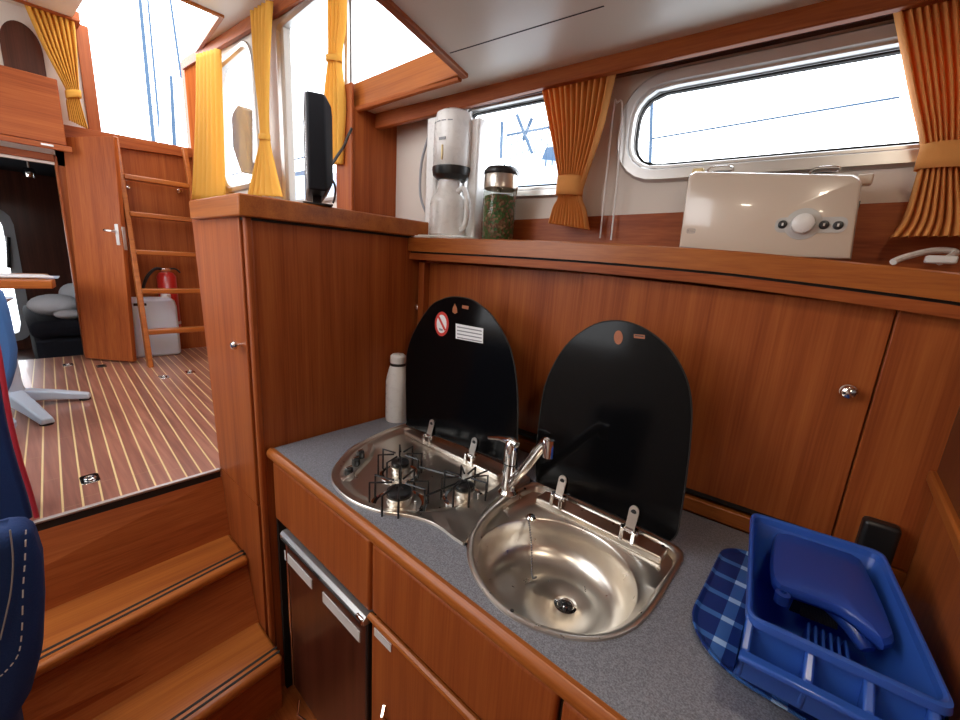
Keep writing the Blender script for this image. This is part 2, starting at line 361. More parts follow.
# galley ceiling (side deck underside)
ZC = 2.015
e0 = at(466, 75, 2, ZC); e1 = at(388, 1, 2, ZC)
cp = [(1.3, 1.33), (-1.56, 1.16), (-1.56, .961), (e0.x, .961), (e0.x+.001, e0.y-.004), (e1.x, e1.y), (-.78, .2), (-.78, -1.5), (1.3, -1.5)]
mb = MB(); mb.prism([(x, y, ZC) for x, y in cp], (0, 0, .05)); struct(mb.build('ceiling', 'ceil'))
# ceiling panel joint
mb = MB(); j0 = at(450, 53, 2, ZC); j1 = at(604, 6, 2, ZC)
d = (j1-j0).normalized(); w = V((-d.y, d.x, 0))*.0018
mb.prism([j0-w-V((0, 0, .0006)), j1-w-V((0, 0, .0006)), j1+w-V((0, 0, .0006)), j0+w-V((0, 0, .0006))], (0, 0, .003)); struct(mb.build('trim_6', 'gap'))
# coaming (upright board above the galley ceiling edge) and edge mouldings
mb = MB(); mb.hexa([(-1.56, .957, ZC-.005), (e0.x, .957, ZC-.005), (e0.x, .987, ZC-.005), (-1.56, .99, ZC-.005), (-1.56, .957, 2.10), (e0.x, .957, 2.10), (e0.x, .987, 2.10), (-1.56, .99, 2.10)])
mb.hexa([(e0.x, .957, ZC+.05), (-.70, .957, ZC+.05), (-.70, .987, ZC+.05), (e0.x, .987, ZC+.05), (e0.x, .957, 2.10), (-.70, .957, 2.10), (-.70, .987, 2.10), (e0.x, .987, 2.10)])
struct(mb.build('trim_7', 'edge_x', bevel=.003))
mb = MB(); mb.tube([(-1.56, .952, ZC-.006), (e0.x-.02, e0.y-.005, ZC-.006)], .010, 8); struct(mb.build('trim_8', 'wood_x'))
mb = MB(); mb.loft([[p+V((-.012, 0, -.010)), p+V((.010, 0, -.010)), p+V((.010, 0, .012)), p+V((-.012, 0, .08))] for p in (V((e0.x, e0.y, ZC)), V((e1.x, e1.y, ZC)), V((-.78, .2, ZC)), V((-.78, -1.5, ZC)))], True, True, True)
struct(mb.build('trim_9', 'wood_y', bevel=.002))
# partition between galley and pilothouse side
mb = MB(); mb.box((-1.53, .94, 1.613), (-1.5, 1.14, 2.014)); struct(mb.build('wall_partition', 'wood_z'))
mb = MB(); mb.box((-1.61, .925, 1.613), (-1.497, .939, 2.09)); struct(mb.build('trim_10', 'wood_z', bevel=.004))
# pilothouse side wall with two windows
def zr(x): return 2.665-.1*(x+3.3)             # pilothouse roof underside falls forward
S_END = 2.24
pw2 = (PS(345, 150)[0]-.02, PS(284, 150)[0], PS(330, 197)[1], 2.44)
pw1 = (PS(257, 150)[0], PS(221, 120)[0], PS(240, 186)[1], 2.46)
mb = MB()
wall_with_hole(mb, (.08, .62, 1.5, 2.58), (pw2[0], pw2[1], pw2[2], 2.46), .02, .03, PX)
wall_with_hole(mb, (.62, S_END, 1.5, 2.66), (pw1[0], pw1[1], pw1[2], 2.50), .12, .03, PX)
struct(mb.build('wall_side', 'vinyl'))
struct(MB().hexa([PX(0, 0, 0), PX(S_END, 0, 0), PX(S_END, 0, -.03), PX(0, 0, -.03), PX(0, 1.5, 0), PX(S_END, 1.5, 0), PX(S_END, 1.5, -.03), PX(0, 1.5, -.03)]).build('wall_side', 'wood_x'))
def pilot_window(name, hole, hr, fw):
    c = ((hole[0]+hole[1])/2, (hole[2]+hole[3])/2)
    rr = lambda g: polar(rrect(hole[0]-g, hole[1]+g, hole[2]-g, hole[3]+g, max(.004, hr+g)), c, 128)
    f = lambda g, off: [PX(p.x, p.y, off) for p in rr(g)]
    w = struct(MB().loft([f(fw, 0), f(fw, .008), f(fw-.005, .013), f(.004, .013), f(-.006, .002), f(-.007, -.03), f(-.0005, -.03), f(-.0005, 0)]).build(name, 'alu'))
    MB().prism(f(-.008, -.015), PN*-.004).build('pane', 'glass', w)
pilot_window('window_3', (pw1[0], pw1[1], pw1[2], 2.50), .12, .03)
pilot_window('window_4', (pw2[0], pw2[1], pw2[2], 2.46), .02, .02)
# upper side window over the galley (bright strip above the coaming)
w = struct(MB().hexa([(-1.56, .962, 2.40), (-.70, .935, 2.33), (-.70, .965, 2.33), (-1.56, .992, 2.40), (-1.56, .962, 2.56), (-.70, .935, 2.48), (-.70, .965, 2.48), (-1.56, .992, 2.56)]).build('window_5', 'wood_x'))
MB().hexa([(-1.56, .974, 2.095), (-.70, .947, 2.095), (-.70, .951, 2.095), (-1.56, .978, 2.095), (-1.56, .974, 2.41), (-.70, .947, 2.34), (-.70, .951, 2.34), (-1.56, .978, 2.41)]).build('pane', 'glass', w)
MB().box((-1.58, .962, 2.10), (-1.55, .985, 2.45)).build('window_post', 'alu', w)
# pelmet along the pilothouse side
mb = MB(); sl = [.0, .4, 1.0, 1.6, 2.1, S_END]
def pz(s): return zr(-1.5-s)
mb.loft([[PX(s, pz(s)-.055, .03), PX(s, pz(s), .03), PX(s, pz(s), .005), PX(s, pz(s)-.055, .005)] for s in sl], True, True, True); struct(mb.build('trim_11', 'wood_x', bevel=.003))
# pilothouse roof with companionway hatch
hc = V((-3.05, 1.0, 2.6))
for _ in range(8): hc = at(222, 15, 2, zr(hc.x))
HX, HY = hc.x, hc.y
HY0 = .45
def roof(mb, poly, th=.05): mb.loft([[V((x, y, zr(x))) for x, y in poly], [V((x, y, zr(x)+th)) for x, y in poly]], True, True, True)
hyB = at(190, 52, 0, XB).y
mb = MB()
RHX0, RHX1, RHY0, RHY1 = -2.0, -1.0, -1.05, .05       # unseen roof opening, added to light the steps from above
roof(mb, [(HX, RHY1), (-.75, RHY1), (-.75, 1.0), (HX, 1.06)]); roof(mb, [(HX, -1.5), (-.75, -1.5), (-.75, RHY0), (HX, RHY0)])
roof(mb, [(HX, RHY0), (RHX0, RHY0), (RHX0, RHY1), (HX, RHY1)]); roof(mb, [(RHX1, RHY0), (-.75, RHY0), (-.75, RHY1), (RHX1, RHY1)])
roof(mb, [(XB-.1, hyB), (HX, HY), (HX, 1.06), (XB-.1, 1.12)])
roof(mb, [(XB-.1, -1.5), (HX, -1.5), (HX, HY0), (XB-.1, HY0)])
struct(mb.build('ceiling', 'ceil'))
mb = MB()
mb.loft([[V((x, y-.012, zr(x)-.012)), V((x, y+.008, zr(x)-.012)), V((x, y+.008, zr(x)+.05)), V((x, y-.012, zr(x)+.05))] for x, y in ((XB-.1, hyB), (HX, HY))], True, True, True)
mb.loft([[V((HX-.012, y, zr(HX)-.012)), V((HX+.008, y, zr(HX)-.012)), V((HX+.008, y, zr(HX)+.05)), V((HX-.012, y, zr(HX)+.05))] for y in (HY+.008, HY0)], True, True, True)
struct(mb.build('trim_12', 'edge_x', bevel=.002))
# aft bulkhead
OY0 = at(97, 100, 0, XB).y; OY1 = at(188, 120, 0, XB).y
ZSILL0 = at(100, 133, 0, XB).z; ZSILL1 = at(188, 148, 0, XB).z
mb = MB(); mb.box((XB-.04, .305, ZS), (XB, 1.12, min(ZSILL0, ZSILL1)-.01)); struct(mb.build('wall_aft', 'wood_z'))
mb = MB(); mb.hexa([(XB-.05, .30, ZSILL0-.09), (XB+.03, .30, ZSILL0-.09), (XB+.03, 1.1, ZSILL1-.06), (XB-.05, 1.1, ZSILL1-.06), (XB-.05, .30, ZSILL0), (XB+.03, .30, ZSILL0), (XB+.03, 1.1, ZSILL1), (XB-.05, 1.1, ZSILL1)])
struct(mb.build('trim_13', 'wood_y', bevel=.003))
mb = MB(); mb.box((XB-.06, OY1, ZSILL1-.02), (XB+.045, 1.10, zr(XB)+.01)); struct(mb.build('trim_14', 'wood_z', bevel=.003))
MB().tube([(XB+.045, OY1+.02, 2.30), (XB+.07, OY1+.02, 2.32), (XB+.07, OY1+.02, 2.52), (XB+.045, OY1+.02, 2.54)], .007).build('grab_rail', 'gold', bpy.data.objects['trim_14'])
mb = MB(); mb.box((XB-.06, OY0-.06, ZSILL0-.05), (XB+.02, OY0, 2.72)); struct(mb.build('trim_15', 'wood_z', bevel=.003))
struct(MB().hexa([PX(1.86, 1.55, .004), PX(S_END+.02, 1.55, .004), PX(S_END+.02, 1.55, .012), PX(1.86, 1.55, .012), PX(1.86, pz(1.86), .004), PX(S_END+.02, pz(2.2), .004), PX(S_END+.02, pz(2.2), .012), PX(1.86, pz(1.86), .012)]).build('trim_19', 'wood_matt'))
# bulkhead above the aft doorway: white panel, its alcove only a dark arched panel
zcab_t = at(40, 75, 0, XB+.15).z; zcab_b = at(30, 139, 0, XB+.15).z
mb = MB(); mb.box((XB-.03, -.6, zcab_b-.1), (XB, OY0-.06, 2.72)); struct(mb.build('wall_aft', 'vinyl'))
# doorway: header, jamb
mb = MB(); mb.box((XB-.05, -.6, zcab_b-.085), (XB+.02, .297, zcab_b-.045)); struct(mb.build('trim_16', 'wood_y', bevel=.003))
mb = MB(); mb.box((XB-.05, .297, ZS), (XB+.010, .31, zcab_b-.05)); struct(mb.build('trim_17', 'wood_z', bevel=.003))
# aft cabin beyond the doorway
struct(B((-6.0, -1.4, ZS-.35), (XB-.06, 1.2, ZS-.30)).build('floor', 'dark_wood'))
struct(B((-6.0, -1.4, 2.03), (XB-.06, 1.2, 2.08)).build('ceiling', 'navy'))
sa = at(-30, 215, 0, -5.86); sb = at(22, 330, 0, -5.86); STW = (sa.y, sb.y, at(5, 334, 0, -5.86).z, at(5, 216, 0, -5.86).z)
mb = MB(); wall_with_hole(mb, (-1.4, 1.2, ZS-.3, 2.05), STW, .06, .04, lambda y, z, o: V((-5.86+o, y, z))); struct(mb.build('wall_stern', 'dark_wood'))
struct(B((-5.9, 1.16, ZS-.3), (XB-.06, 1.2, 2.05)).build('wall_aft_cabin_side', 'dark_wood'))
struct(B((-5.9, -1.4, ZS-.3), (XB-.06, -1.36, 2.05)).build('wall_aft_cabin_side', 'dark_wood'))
# right-hand bulkhead of the galley
mb = MB(); mb.box((.193, .30, 0), (.225, 1.10, 1.405)); struct(mb.build('wall_right', 'wood_z'))
# wall behind the photographer, with window openings, and end wall
mb = MB()
for x0, x1 in ((-3.8, -3.5), (-2.2, -2.05), (-1.3, 1.3)): mb.box((x0, -1.54, 0), (x1, -1.5, 2.7))
mb.box((-3.8, -1.54, 0), (-1.3, -1.5, 1.5)); mb.box((-3.8, -1.54, 2.5), (-1.3, -1.5, 2.7)); struct(mb.build('wall_port', 'vinyl'))
mb = MB(); mb.box((1.3, -1.54, 0), (1.34, 1.35, 2.06)); struct(mb.build('wall_forward', 'wood_z'))

# ================================================================== STEPS
t = thing('companion_steps', 'cherry wood steps with dark anti-slip lines leading up to the teak floor', 'steps', (-1.3, 0, 0))
S1, S2 = .452, .229
YL, YR = -.75, .4335
def edge(pa, pb, z):                          # an edge line x(y) through two survey points
    a, b_ = at(*pa, 2, z), at(*pb, 2, z); k_ = (b_.x-a.x)/(b_.y-a.y); k_ = max(-.12, min(.12, k_))
    return lambda y: a.x+k_*(y-a.y)
nose1 = edge((248, 557.5), (60, 656), S1); back1 = edge((231, 534), (60, 606), S1)
nose2 = edge((283, 657), (222, 701), S2); back2 = edge((259, 623), (129, 700), S2)
def slab(xa, xb, ta, tb, z0, z1):             # board with its lower edge along xa..xb and upper edge along ta..tb
    return MB().hexa([(xa(YL), YL, z0), (xb(YL), YL, z0), (xb(YR), YR, z0), (xa(YR), YR, z0), (ta(YL), YL, z1), (tb(YL), YL, z1), (tb(YR), YR, z1), (ta(YR), YR, z1)])
off = lambda f, d: (lambda y: f(y)+d)
slab(off(back1, -.025), back1, lambda y: -1.60, lambda y: -1.574, S1-.02, ZS-.03).build('riser', 'wood_y', t)
slab(off(back2, -.025), back2, off(nose1, -.055), off(nose1, -.03), S2-.02, S1-.025).build('riser', 'wood_y', t)
slab(off(nose2, -.055), off(nose2, -.03), off(nose2, -.055), off(nose2, -.03), 0, S2-.025).build('riser', 'wood_y', t)
for bk, ns, z in ((back1, nose1, S1), (back2, nose2, S2)):
    tr = slab(off(bk, -.02), ns, off(bk, -.02), ns, z-.032, z).build('tread', 'edge_y', t, bevel=.012, seg=3)
    for dx in (.026, .046): slab(off(ns, -dx-.006), off(ns, -dx+.002), off(ns, -dx-.006), off(ns, -dx+.002), z-.002, z+.0012).build('anti_slip_line', 'gap', tr)

# ================================================================== TALL CABINET
t = thing('tall_cabinet', 'tall cherry wood cabinet between the steps and the galley counter', 'cabinet', (-1.4, .75, 0))
xlT = at(194, 235, 1, .437).x; xlB = at(228, 531, 1, .437).x
zT = 1.565
k = (xlT-xlB)/(1.55-.5); xl = lambda z: xlB+k*(z-.5)
MB().loft([[V(q) for q in ((xl(z), .445, z), (-1.208, .445, z), (-1.208, 1.06, z), (-1.494, 1.05, z), (-1.494, .945, z), (xl(z), .940, z))] for z in (0, zT)], True, True, True).build('carcass', 'wood_z', t)
dr = MB().hexa([(xl(ZS)+.004, .432, ZS+.005), (-1.245, .432, ZS+.005), (-1.245, .4455, ZS+.005), (xl(ZS)+.004, .4455, ZS+.005), (xl(zT)+.01, .432, zT-.004), (-1.245, .432, zT-.004), (-1.245, .4455, zT-.004), (xl(zT)+.01, .4455, zT-.004)]).build('door', 'wood_z', t, bevel=.004)
MB().hexa([(-1.60, .434, 0.01), (-1.245, .434, 0.01), (-1.245, .4455, 0.01), (-1.60, .4455, 0.01), (xl(ZS), .434, ZS), (-1.245, .434, ZS), (-1.245, .4455, ZS), (xl(ZS), .4455, ZS)]).build('lower_panel', 'wood_z', t)
kp = at(239, 345, 1, .425)
MB().lathe((kp.x, .432, kp.z), [(.006, 0), (.005, .012), (.012, .015), (.013, .022), (.008, .028), (0, .029)], 16, (0, -1, 0)).build('knob', 'chrome', dr)
MB().box((-1.240, .441, 0), (-1.224, .455, zT)).build('shadow_gap', 'gap', t)
MB().box((-1.224, .432, 0), (-1.203, .452, zT)).build('corner_post', 'wood_z', t, bevel=.006)
lc = at(189, 206, 1, .415)
MB().prism([(lc.x, .415, 1.557), (-1.188, .415, 1.557), (-1.188, 1.12, 1.557), (-1.494, 1.10, 1.557), (-1.494, .946, 1.557), (lc.x, .944, 1.557)], (0, 0, .055)).build('top', 'edge_x', t, bevel=.004)
# dark strip painted in for the shade under the top
MB().prism([(lc.x+.03, .436, 1.550), (-1.204, .436, 1.550), (-1.204, 1.06, 1.550), (-1.49, 1.05, 1.550), (-1.49, .944, 1.550), (lc.x+.03, .938, 1.550)], (0, 0, .008)).build('shadow_strip', 'gap', t)

# ================================================================== GALLEY WORKTOP AND UNITS
ZW = .90; YF = .455
ybs = lambda x: 1.088+.07*x                    # face of the sliding-door cupboard
def backy(x): return ybs(x)-.004
# worktop outline with the cut-outs of the hob and the sink
HOBC = (-.80, .69)
hob_px = [(-1.095, .885), (-1.092, .80), (-1.069, .703), (-1.023, .604), (-.967, .533), (-.904, .495), (-.834, .482), (-.771, .488), (-.707, .509), (-.678, .528), (-.650, .546), (-.616, .561), (-.579, .568), (-.534, .566)]
sink_px = [(-.552, .872), (-.557, .78), (-.548, .69), (-.524, .615), (-.484, .559), (-.438, .522), (-.382, .498), (-.330, .490), (-.277, .499), (-.232, .520), (-.195, .550), (-.168, .59), (-.153, .64), (-.148, .70), (-.148, .78), (-.149, .862), (-.158, .889), (-.185, .902), (-.26, .905), (-.35, .905), (-.44, .905), (-.52, .903), (-.545, .893)]
SC0 = (-.35, .69)
sink_out = polar(smooth_closed(sink_px), SC0, 96)
hob_full = hob_px + [(-.50, .560), (-.512, .612), (-.545, .69), (-.561, .78), (-.558, .868), (-.562, .90), (-.60, .907), (-.75, .907), (-.9, .907), (-1.06, .907), (-1.085, .902)]
hob_out = polar(smooth_closed(hob_full), HOBC, 160)
t = thing('worktop', 'grey speckled laminate galley worktop with rounded cherry wood front edge', 'worktop', (-.5, .75, ZW-.03))
bm_ = MB()
XL, XR = -1.2, .192
# laminate built as strips around the two cut-outs
def strip(poly): bm_.prism([(x, y, ZW-.028) for x, y in poly], (0, 0, .028))
yl = .905
strip([(XL, yl), (XR, yl), (XR, backy(XR)), (XL, backy(XL))])
cutf = [p for p in hob_px[::1]]
low = [(XL, .47)] + [(XR, .47)]
# left of hob
strip([(XL, .47), (-.834, .47), (-.834, .482), (-.904, .495), (-.967, .533), (-1.023, .604), (-1.069, .703), (-1.092, .80), (-1.095, .885), (-1.085, .902), (-1.06, yl), (XL, yl)])
strip([(-.834, .47), (-.60, .47), (-.60, .570), (-.65, .551), (-.707, .513), (-.771, .491), (-.834, .485)])
strip([(-.60, .47), (-.33, .47), (-.33, .490), (-.382, .498), (-.438, .522), (-.484, .562), (-.50, .572), (-.56, .573), (-.60, .570)])
strip([(-.33, .47), (XR, .47), (XR, yl), (-.26, yl), (-.185, .902), (-.158, .889), (-.149, .862), (-.148, .78), (-.148, .70), (-.153, .64), (-.168, .59), (-.195, .55), (-.232, .52), (-.277, .499), (-.33, .490)])
lam = bm_.build('laminate', 'laminate', t)
pr = [(0, ZW+.001), (-.010, ZW+.003), (-.018, ZW-.003), (-.021, ZW-.012), (-.018, ZW-.024), (-.010, ZW-.030), (0, ZW-.030)]
MB().loft([[V((x, .472+dy, z)) for dy, z in pr] for x in (XL-.002, XR)], True, True, True).build('front_edge', 'edge_x', t)

# base units
def pnl(name, x0, x1, z0, z1, mat, par, y0=.462, y1=.482, bevel=.008): return MB().box((x0, y0, z0), (x1, y1, z1)).build(name, mat, par, bevel=bevel, seg=3)
xd = at(369.5, 560, 1, .46).x; xd2 = at(557, 712, 1, .46).x
zf0 = at(325, 565, 1, .46).z; 
t = thing('fridge_housing', 'cherry wood drawer unit above the built-in fridge', 'cabinet', (-1.0, .7, 0))
fl = at(282, 530, 1, .462); fr_ = at(371, 617, 1, .462); ZFT = (fl.z+fr_.z)/2
pnl('drawer_front', -1.19, xd-.004, ZFT+.012, ZW-.036, 'wood_z', t)
MB().box((-1.19, .484, ZFT+.01), (xd-.002, .88, ZFT+.03)).build('carcass', 'wood_z', t)
MB().box((-1.203, .47, 0), (-1.19, .5, ZW-.032)).build('end_strip', 'gap', t)
t = thing('refrigerator', 'built-in fridge with dark veneer door and chrome top rail under the worktop', 'refrigerator', (-1.0, .7, 0))
xf0, xf1 = fl.x+.012, xd-.010
MB().box((xf0, .50, 0), (xf1, .98, ZFT)).build('body', 'black', t)
dr = MB().box((xf0+.010, .468, .07), (xf1-.012, .499, ZFT-.028)).build('door', 'dark_wood', t, bevel=.003)
MB().box((xf0, .464, .06), (xf0+.009, .498, ZFT-.002)).build('door_edge', 'chrome', dr, bevel=.002)
MB().box((xf1-.012, .462, .06), (xf1, .498, ZFT-.002)).build('door_edge', 'black', dr, bevel=.003)
rl = MB().loft([[V((x, .468, ZFT-.026)), V((x, .452, ZFT-.022)), V((x, .450, ZFT-.008)), V((x, .458, ZFT)), V((x, .50, ZFT))] for x in (xf0, xf1)], True, True, True).build('top_rail', 'alu', t)
MB().box((xf0+.01, .4475, ZFT-.019), (xf1-.01, .452, ZFT-.015)).build('groove', 'black', rl)
MB().box(((xf0+xf1)/2-.014, .447, ZFT-.022), ((xf0+xf1)/2+.014, .456, ZFT-.012)).build('latch', 'black', rl)
MB().box((xf1-.03, .448, ZFT-.022), (xf1-.002, .46, ZFT-.004)).build('rail_end', 'chrome', rl, bevel=.003)
for pa, pb in (((285, 556), (312, 583)), ((323, 597), (360, 637))):
    a, b_ = at(*pa, 1, .467), at(*pb, 1, .467)
    MB().box((a.x, .465, (a.z+b_.z)/2-.016), (b_.x, .4685, (a.z+b_.z)/2+.016)).build('vent_strip', 'white_matte', dr, bevel=.001)
a = at(302, 712, 1, .464)
MB().tube([(a.x-.02, .466, a.z+.03), (a.x, .45, a.z), (a.x+.02, .466, a.z-.02)], .004).build('hook', 'chrome', dr)
# middle unit
zm = at(400, 645, 1, .462).z
t = thing('base_cabinet', 'cherry wood sink cabinet with drawer front and white tag right of the fridge', 'cabinet', (-.7, .7, 0))
MB().box((xd+.004, .484, .08), (xd2-.004, .98, .74)).build('carcass', 'wood_z', t); MB().box((xd+.004, .53, 0), (xd2-.004, .98, .08)).build('plinth', 'gap', t)
pnl('drawer_front', xd+.004, xd2-.004, zm+.012, ZW-.036, 'wood_z', t); MB().box((xd-.0035, .476, .1), (xd+.0035, .484, ZW-.034)).build('shadow_gap', 'gap', t); MB().box((xd2-.0035, .476, .1), (xd2+.0035, .484, ZW-.034)).build('shadow_gap', 'gap', t)
dr = pnl('door', xd+.003, xd2-.003, .10, zm-.004, 'wood_z', t)
MB().tube([(xd+.004, .459, zm+.003), (xd2-.004, .459, zm+.003)], .008, 8).build('bead', 'edge_x', t)
a, b_ = at(374, 631, 1, .461), at(391, 649, 1, .461)
MB().box((a.x+.002, .4595, b_.z-.008), (b_.x, .4625, b_.z+.012)).build('tag', 'white_matte', dr)
a = at(386, 716, 1, .46)
MB().tube([(a.x-.01, .462, a.z+.02), (a.x, .448, a.z+.012), (a.x+.004, .462, a.z-.02)], .004).build('catch', 'chrome', dr)
t = thing('base_cabinet', 'cherry wood base cabinet at the near end of the worktop, right of the sink', 'cabinet', (-.1, .7, 0))
MB().box((xd2+.003, .484, .08), (.18, .98, .74)).build('carcass', 'wood_z', t); MB().box((xd2+.003, .53, 0), (.18, .98, .08)).build('plinth', 'gap', t)
pnl('front', xd2+.004, .18, .10, ZW-.036, 'wood_z', t)

# ================================================================== SLIDING-DOOR CUPBOARD + SHELF
OB = .150
t = thing('sliding_door_cupboard', 'long cherry wood cupboard with sliding doors above the worktop', 'cupboard', HP(-.5, ZW, .08))
sg = W(583, 274, OB)[0]; sgB = W(579, 328, OB)[0]
sL, sR, sFix = -1.202, .193, W(838, 535, OB)[0]+.0
zB0, zTop = ZW+.001, 1.415
def hb(s0, s1, z0, z1, o0, o1, z0b=None, z1b=None):   # a board in the hull-side frame
    z0b = z0 if z0b is None else z0b; z1b = z1 if z1b is None else z1b
    return MB().hexa([HP(s0, z0, o0), HP(s1, z0b, o0), HP(s1, z0b, o1), HP(s0, z0, o1), HP(s0, z1, o0), HP(s1, z1b, o0), HP(s1, z1b, o1), HP(s0, z1, o1)])
hb(sL, sR, zB0, zTop, .06, .075).build('back_panel', 'gap', t)
hb(sL, sR, zB0, .938, .08, OB+.004).build('bottom_rail', 'edge_x', t, bevel=.003)
hb(sL, sR, .946, .957, .10, OB-.004).build('track', 'gap', t)
d1 = hb(sL+.03, sg+.03, .950, 1.47, .112, .124).build('sliding_door', 'wood_z', t, bevel=.002)
d2 = hb(sg, W(895, 318, OB)[0]-.0, .950, 1.47, .130, .144, None, 1.445).build('sliding_door', 'wood_z', t, bevel=.002)
hb(W(895, 318, OB)[0]+.002, sR, .94, 1.47, .10, OB+.002).build('end_panel', 'wood_z', t, bevel=.002)
hb(sL, sL+.028, .94, 1.47, .10, OB).build('end_strip', 'wood_z', t, bevel=.002)
def knob(p, n, par, mat='chrome'):
    MB().lathe(p, [(.007, 0), (.006, .008), (.0125, .010), (.0135, .016), (.011, .021), (.005, .024), (0, .0245)], 20, n).build('knob', mat, par)
    MB().lathe(p, [(.014, 0), (.014, .003), (.009, .004)], 20, n).build('rosette', mat, par)
knob(WP(848, 391, .148), HN, d2); knob(WP(420, 307, .128), HN, d1)
# black junction box on the end panel
p = WP(878, 537, OB+.02)
s_, z_ = (p-H0).dot(HE), p.z
tag(hb(s_-.028, s_+.028, ZW+.02, W(862, 518, OB+.03)[1], OB+.004, OB+.034).build('socket_box', 'black', org=HP(s_, ZW+.02, OB), bevel=.008, seg=3), 'small black box on the cupboard end panel behind the blue dish rack', 'socket')
# shelf above the cupboard: lip + board
t = thing('galley_shelf', 'long cherry wood shelf with raised lip under the hull windows', 'shelf', HP(-.5, 1.5, .1))
OLP = .185
tp = [(-1.225, 1.553), (-.68, 1.551), (-.29, 1.541), (-.09, 1.529), (.12, 1.512), (.35, 1.49), (1.28, 1.47)]
pts = curve_pts([(s, z, 0) for s, z in tp], 6)
MB().loft([[HP(s, z-.047, OLP), HP(s, z-.003, OLP), HP(s, z, OLP-.004), HP(s, z, OLP-.018), HP(s, z-.047, OLP-.018)] for s, z, _ in pts], True, True, True).build('lip', 'edge_x', t)
MB().loft([[HP(s, z-.075, OLP-.008), HP(s, z-.053, OLP-.008), HP(s, z-.053, .09), HP(s, z-.075, .09)] for s, z, _ in pts], True, True, True).build('lower_rail', 'wood_x', t)
MB().loft([[HP(s, z-.055, OLP-.014), HP(s, z-.046, OLP-.014), HP(s, z-.046, .09), HP(s, z-.055, .09)] for s, z, _ in pts], True, True, True).build('shadow_gap', 'gap', t)
MB().loft([[HP(s, z-.045, OLP-.017), HP(s, z-.008, OLP-.017), HP(s, z-.008, .001), HP(s, z-.045, .001)] for s, z, _ in pts], True, True, True).build('board', 'wood_x', t)
def shz(s):                                    # shelf board height
    for a, b_ in zip(tp, tp[1:]):
        if a[0] <= s <= b_[0]: return lerp(a[1], b_[1], (s-a[0])/(b_[0]-a[0]))-.008
    return 1.545

# right-hand bulkhead: framed locker door
t = thing('locker_door', 'framed cherry wood locker door on the bulkhead at the right picture edge', 'cupboard', (.191, .95, 1.2))
c0 = at(931, 468, 0, .191)
xx = .191
MB().prism([(xx, c0.y, c0.z), (xx, c0.y-.5, c0.z), (xx, c0.y-.5, 1.42), (xx, c0.y, 1.42)], (-.004, 0, 0)).build('panel', 'dark_wood', t)
mbf = MB(); y0, y1, z0, z1 = c0.y+.004, c0.y-.51, c0.z-.004, 1.43
mbf.box((xx-.014, y0-.022, z0), (xx, y0, z1)); mbf.box((xx-.014, y1, z0), (xx, y0-.022, z0+.022)); mbf.build('frame', 'edge_y', t, bevel=.004)

# ================================================================== HOB
hob = thing('gas_hob', 'stainless steel three-burner gas hob with raised black glass lid', 'hob', (-.8, .7, ZW))
HC2 = (-.80, .69)
pan_poly = [(-1.075, .862), (-1.073, .80), (-1.05, .705), (-1.006, .615), (-.955, .552), (-.9, .517), (-.834, .503), (-.771, .509), (-.71, .53), (-.665, .56), (-.63, .60), (-.605, .66), (-.597, .73), (-.60, .80), (-.61, .845), (-.64, .855), (-.75, .857), (-.9, .86), (-1.05, .872)]
pan = polar(smooth_closed(pan_poly), HC2, 160)
zt = ZW+.004
rings = [up3(hob_out, ZW-.004), up3(hob_out, zt-.001), up3(inset(hob_out, HC2, .003), zt+.002), up3(inset(hob_out, HC2, .006), zt+.0015), up3(inset(hob_out, HC2, .009), zt-.001), up3([lerp(a, b_, .9) for a, b_ in zip(inset(hob_out, HC2, .009), pan)], zt-.001), up3(pan, zt-.001), up3(inset(pan, HC2, .006), zt-.005), up3(inset(pan, HC2, .022), zt-.012), up3(inset(pan, HC2, .030), zt-.0138), up3(inset(pan, HC2, .10), zt-.014), up3([V((HC2[0], HC2[1]))+(p-V(HC2))*.01 for p in pan], zt-.014)]
MB().loft(rings, True, False, True).build('plate', 'steel', hob, sharp=50)
# raised control panel on the left with a bean-shaped well
zp = zt-.012
wl = [at(x, y, 2, ZW-.004) for x, y in ((362, 445), (350, 452), (340, 464), (338, 474), (344, 478), (352, 474), (360, 466), (368, 457), (370, 448))]
cw = V((sum(p.x for p in wl)/9, sum(p.y for p in wl)/9)); well = polar(smooth_closed([(p.x, p.y) for p in wl]), cw, 48)
po = [V(cw)+(p-V(cw))*1.35 for p in well]
MB().loft([up3(po, zp-.003), up3([V(cw)+(p-V(cw))*1.22 for p in well], zp+.008), up3([V(cw)+(p-V(cw))*1.08 for p in well], zp+.010), up3(well, zp+.008), up3([V(cw)+(p-V(cw))*.85 for p in well], zp-.004+.004), up3([V(cw)+(p-V(cw))*.02 for p in well], zp)], True, False, True).build('control_well', 'steel', hob)
for x, y in ((349, 470), (356, 460.5), (360.5, 453)):
    p = at(x, y, 2, ZW+.006); kb = MB().lathe((p.x, p.y, zp-.001), [(.012, 0), (.0125, .005), (.011, .020), (.006, .023), (0, .0235)], 18).build('knob', 'black', hob)
    MB().box((p.x-.002, p.y-.009, zp+.021), (p.x+.002, p.y+.009, zp+.0245)).build('grip', 'chrome', kb)
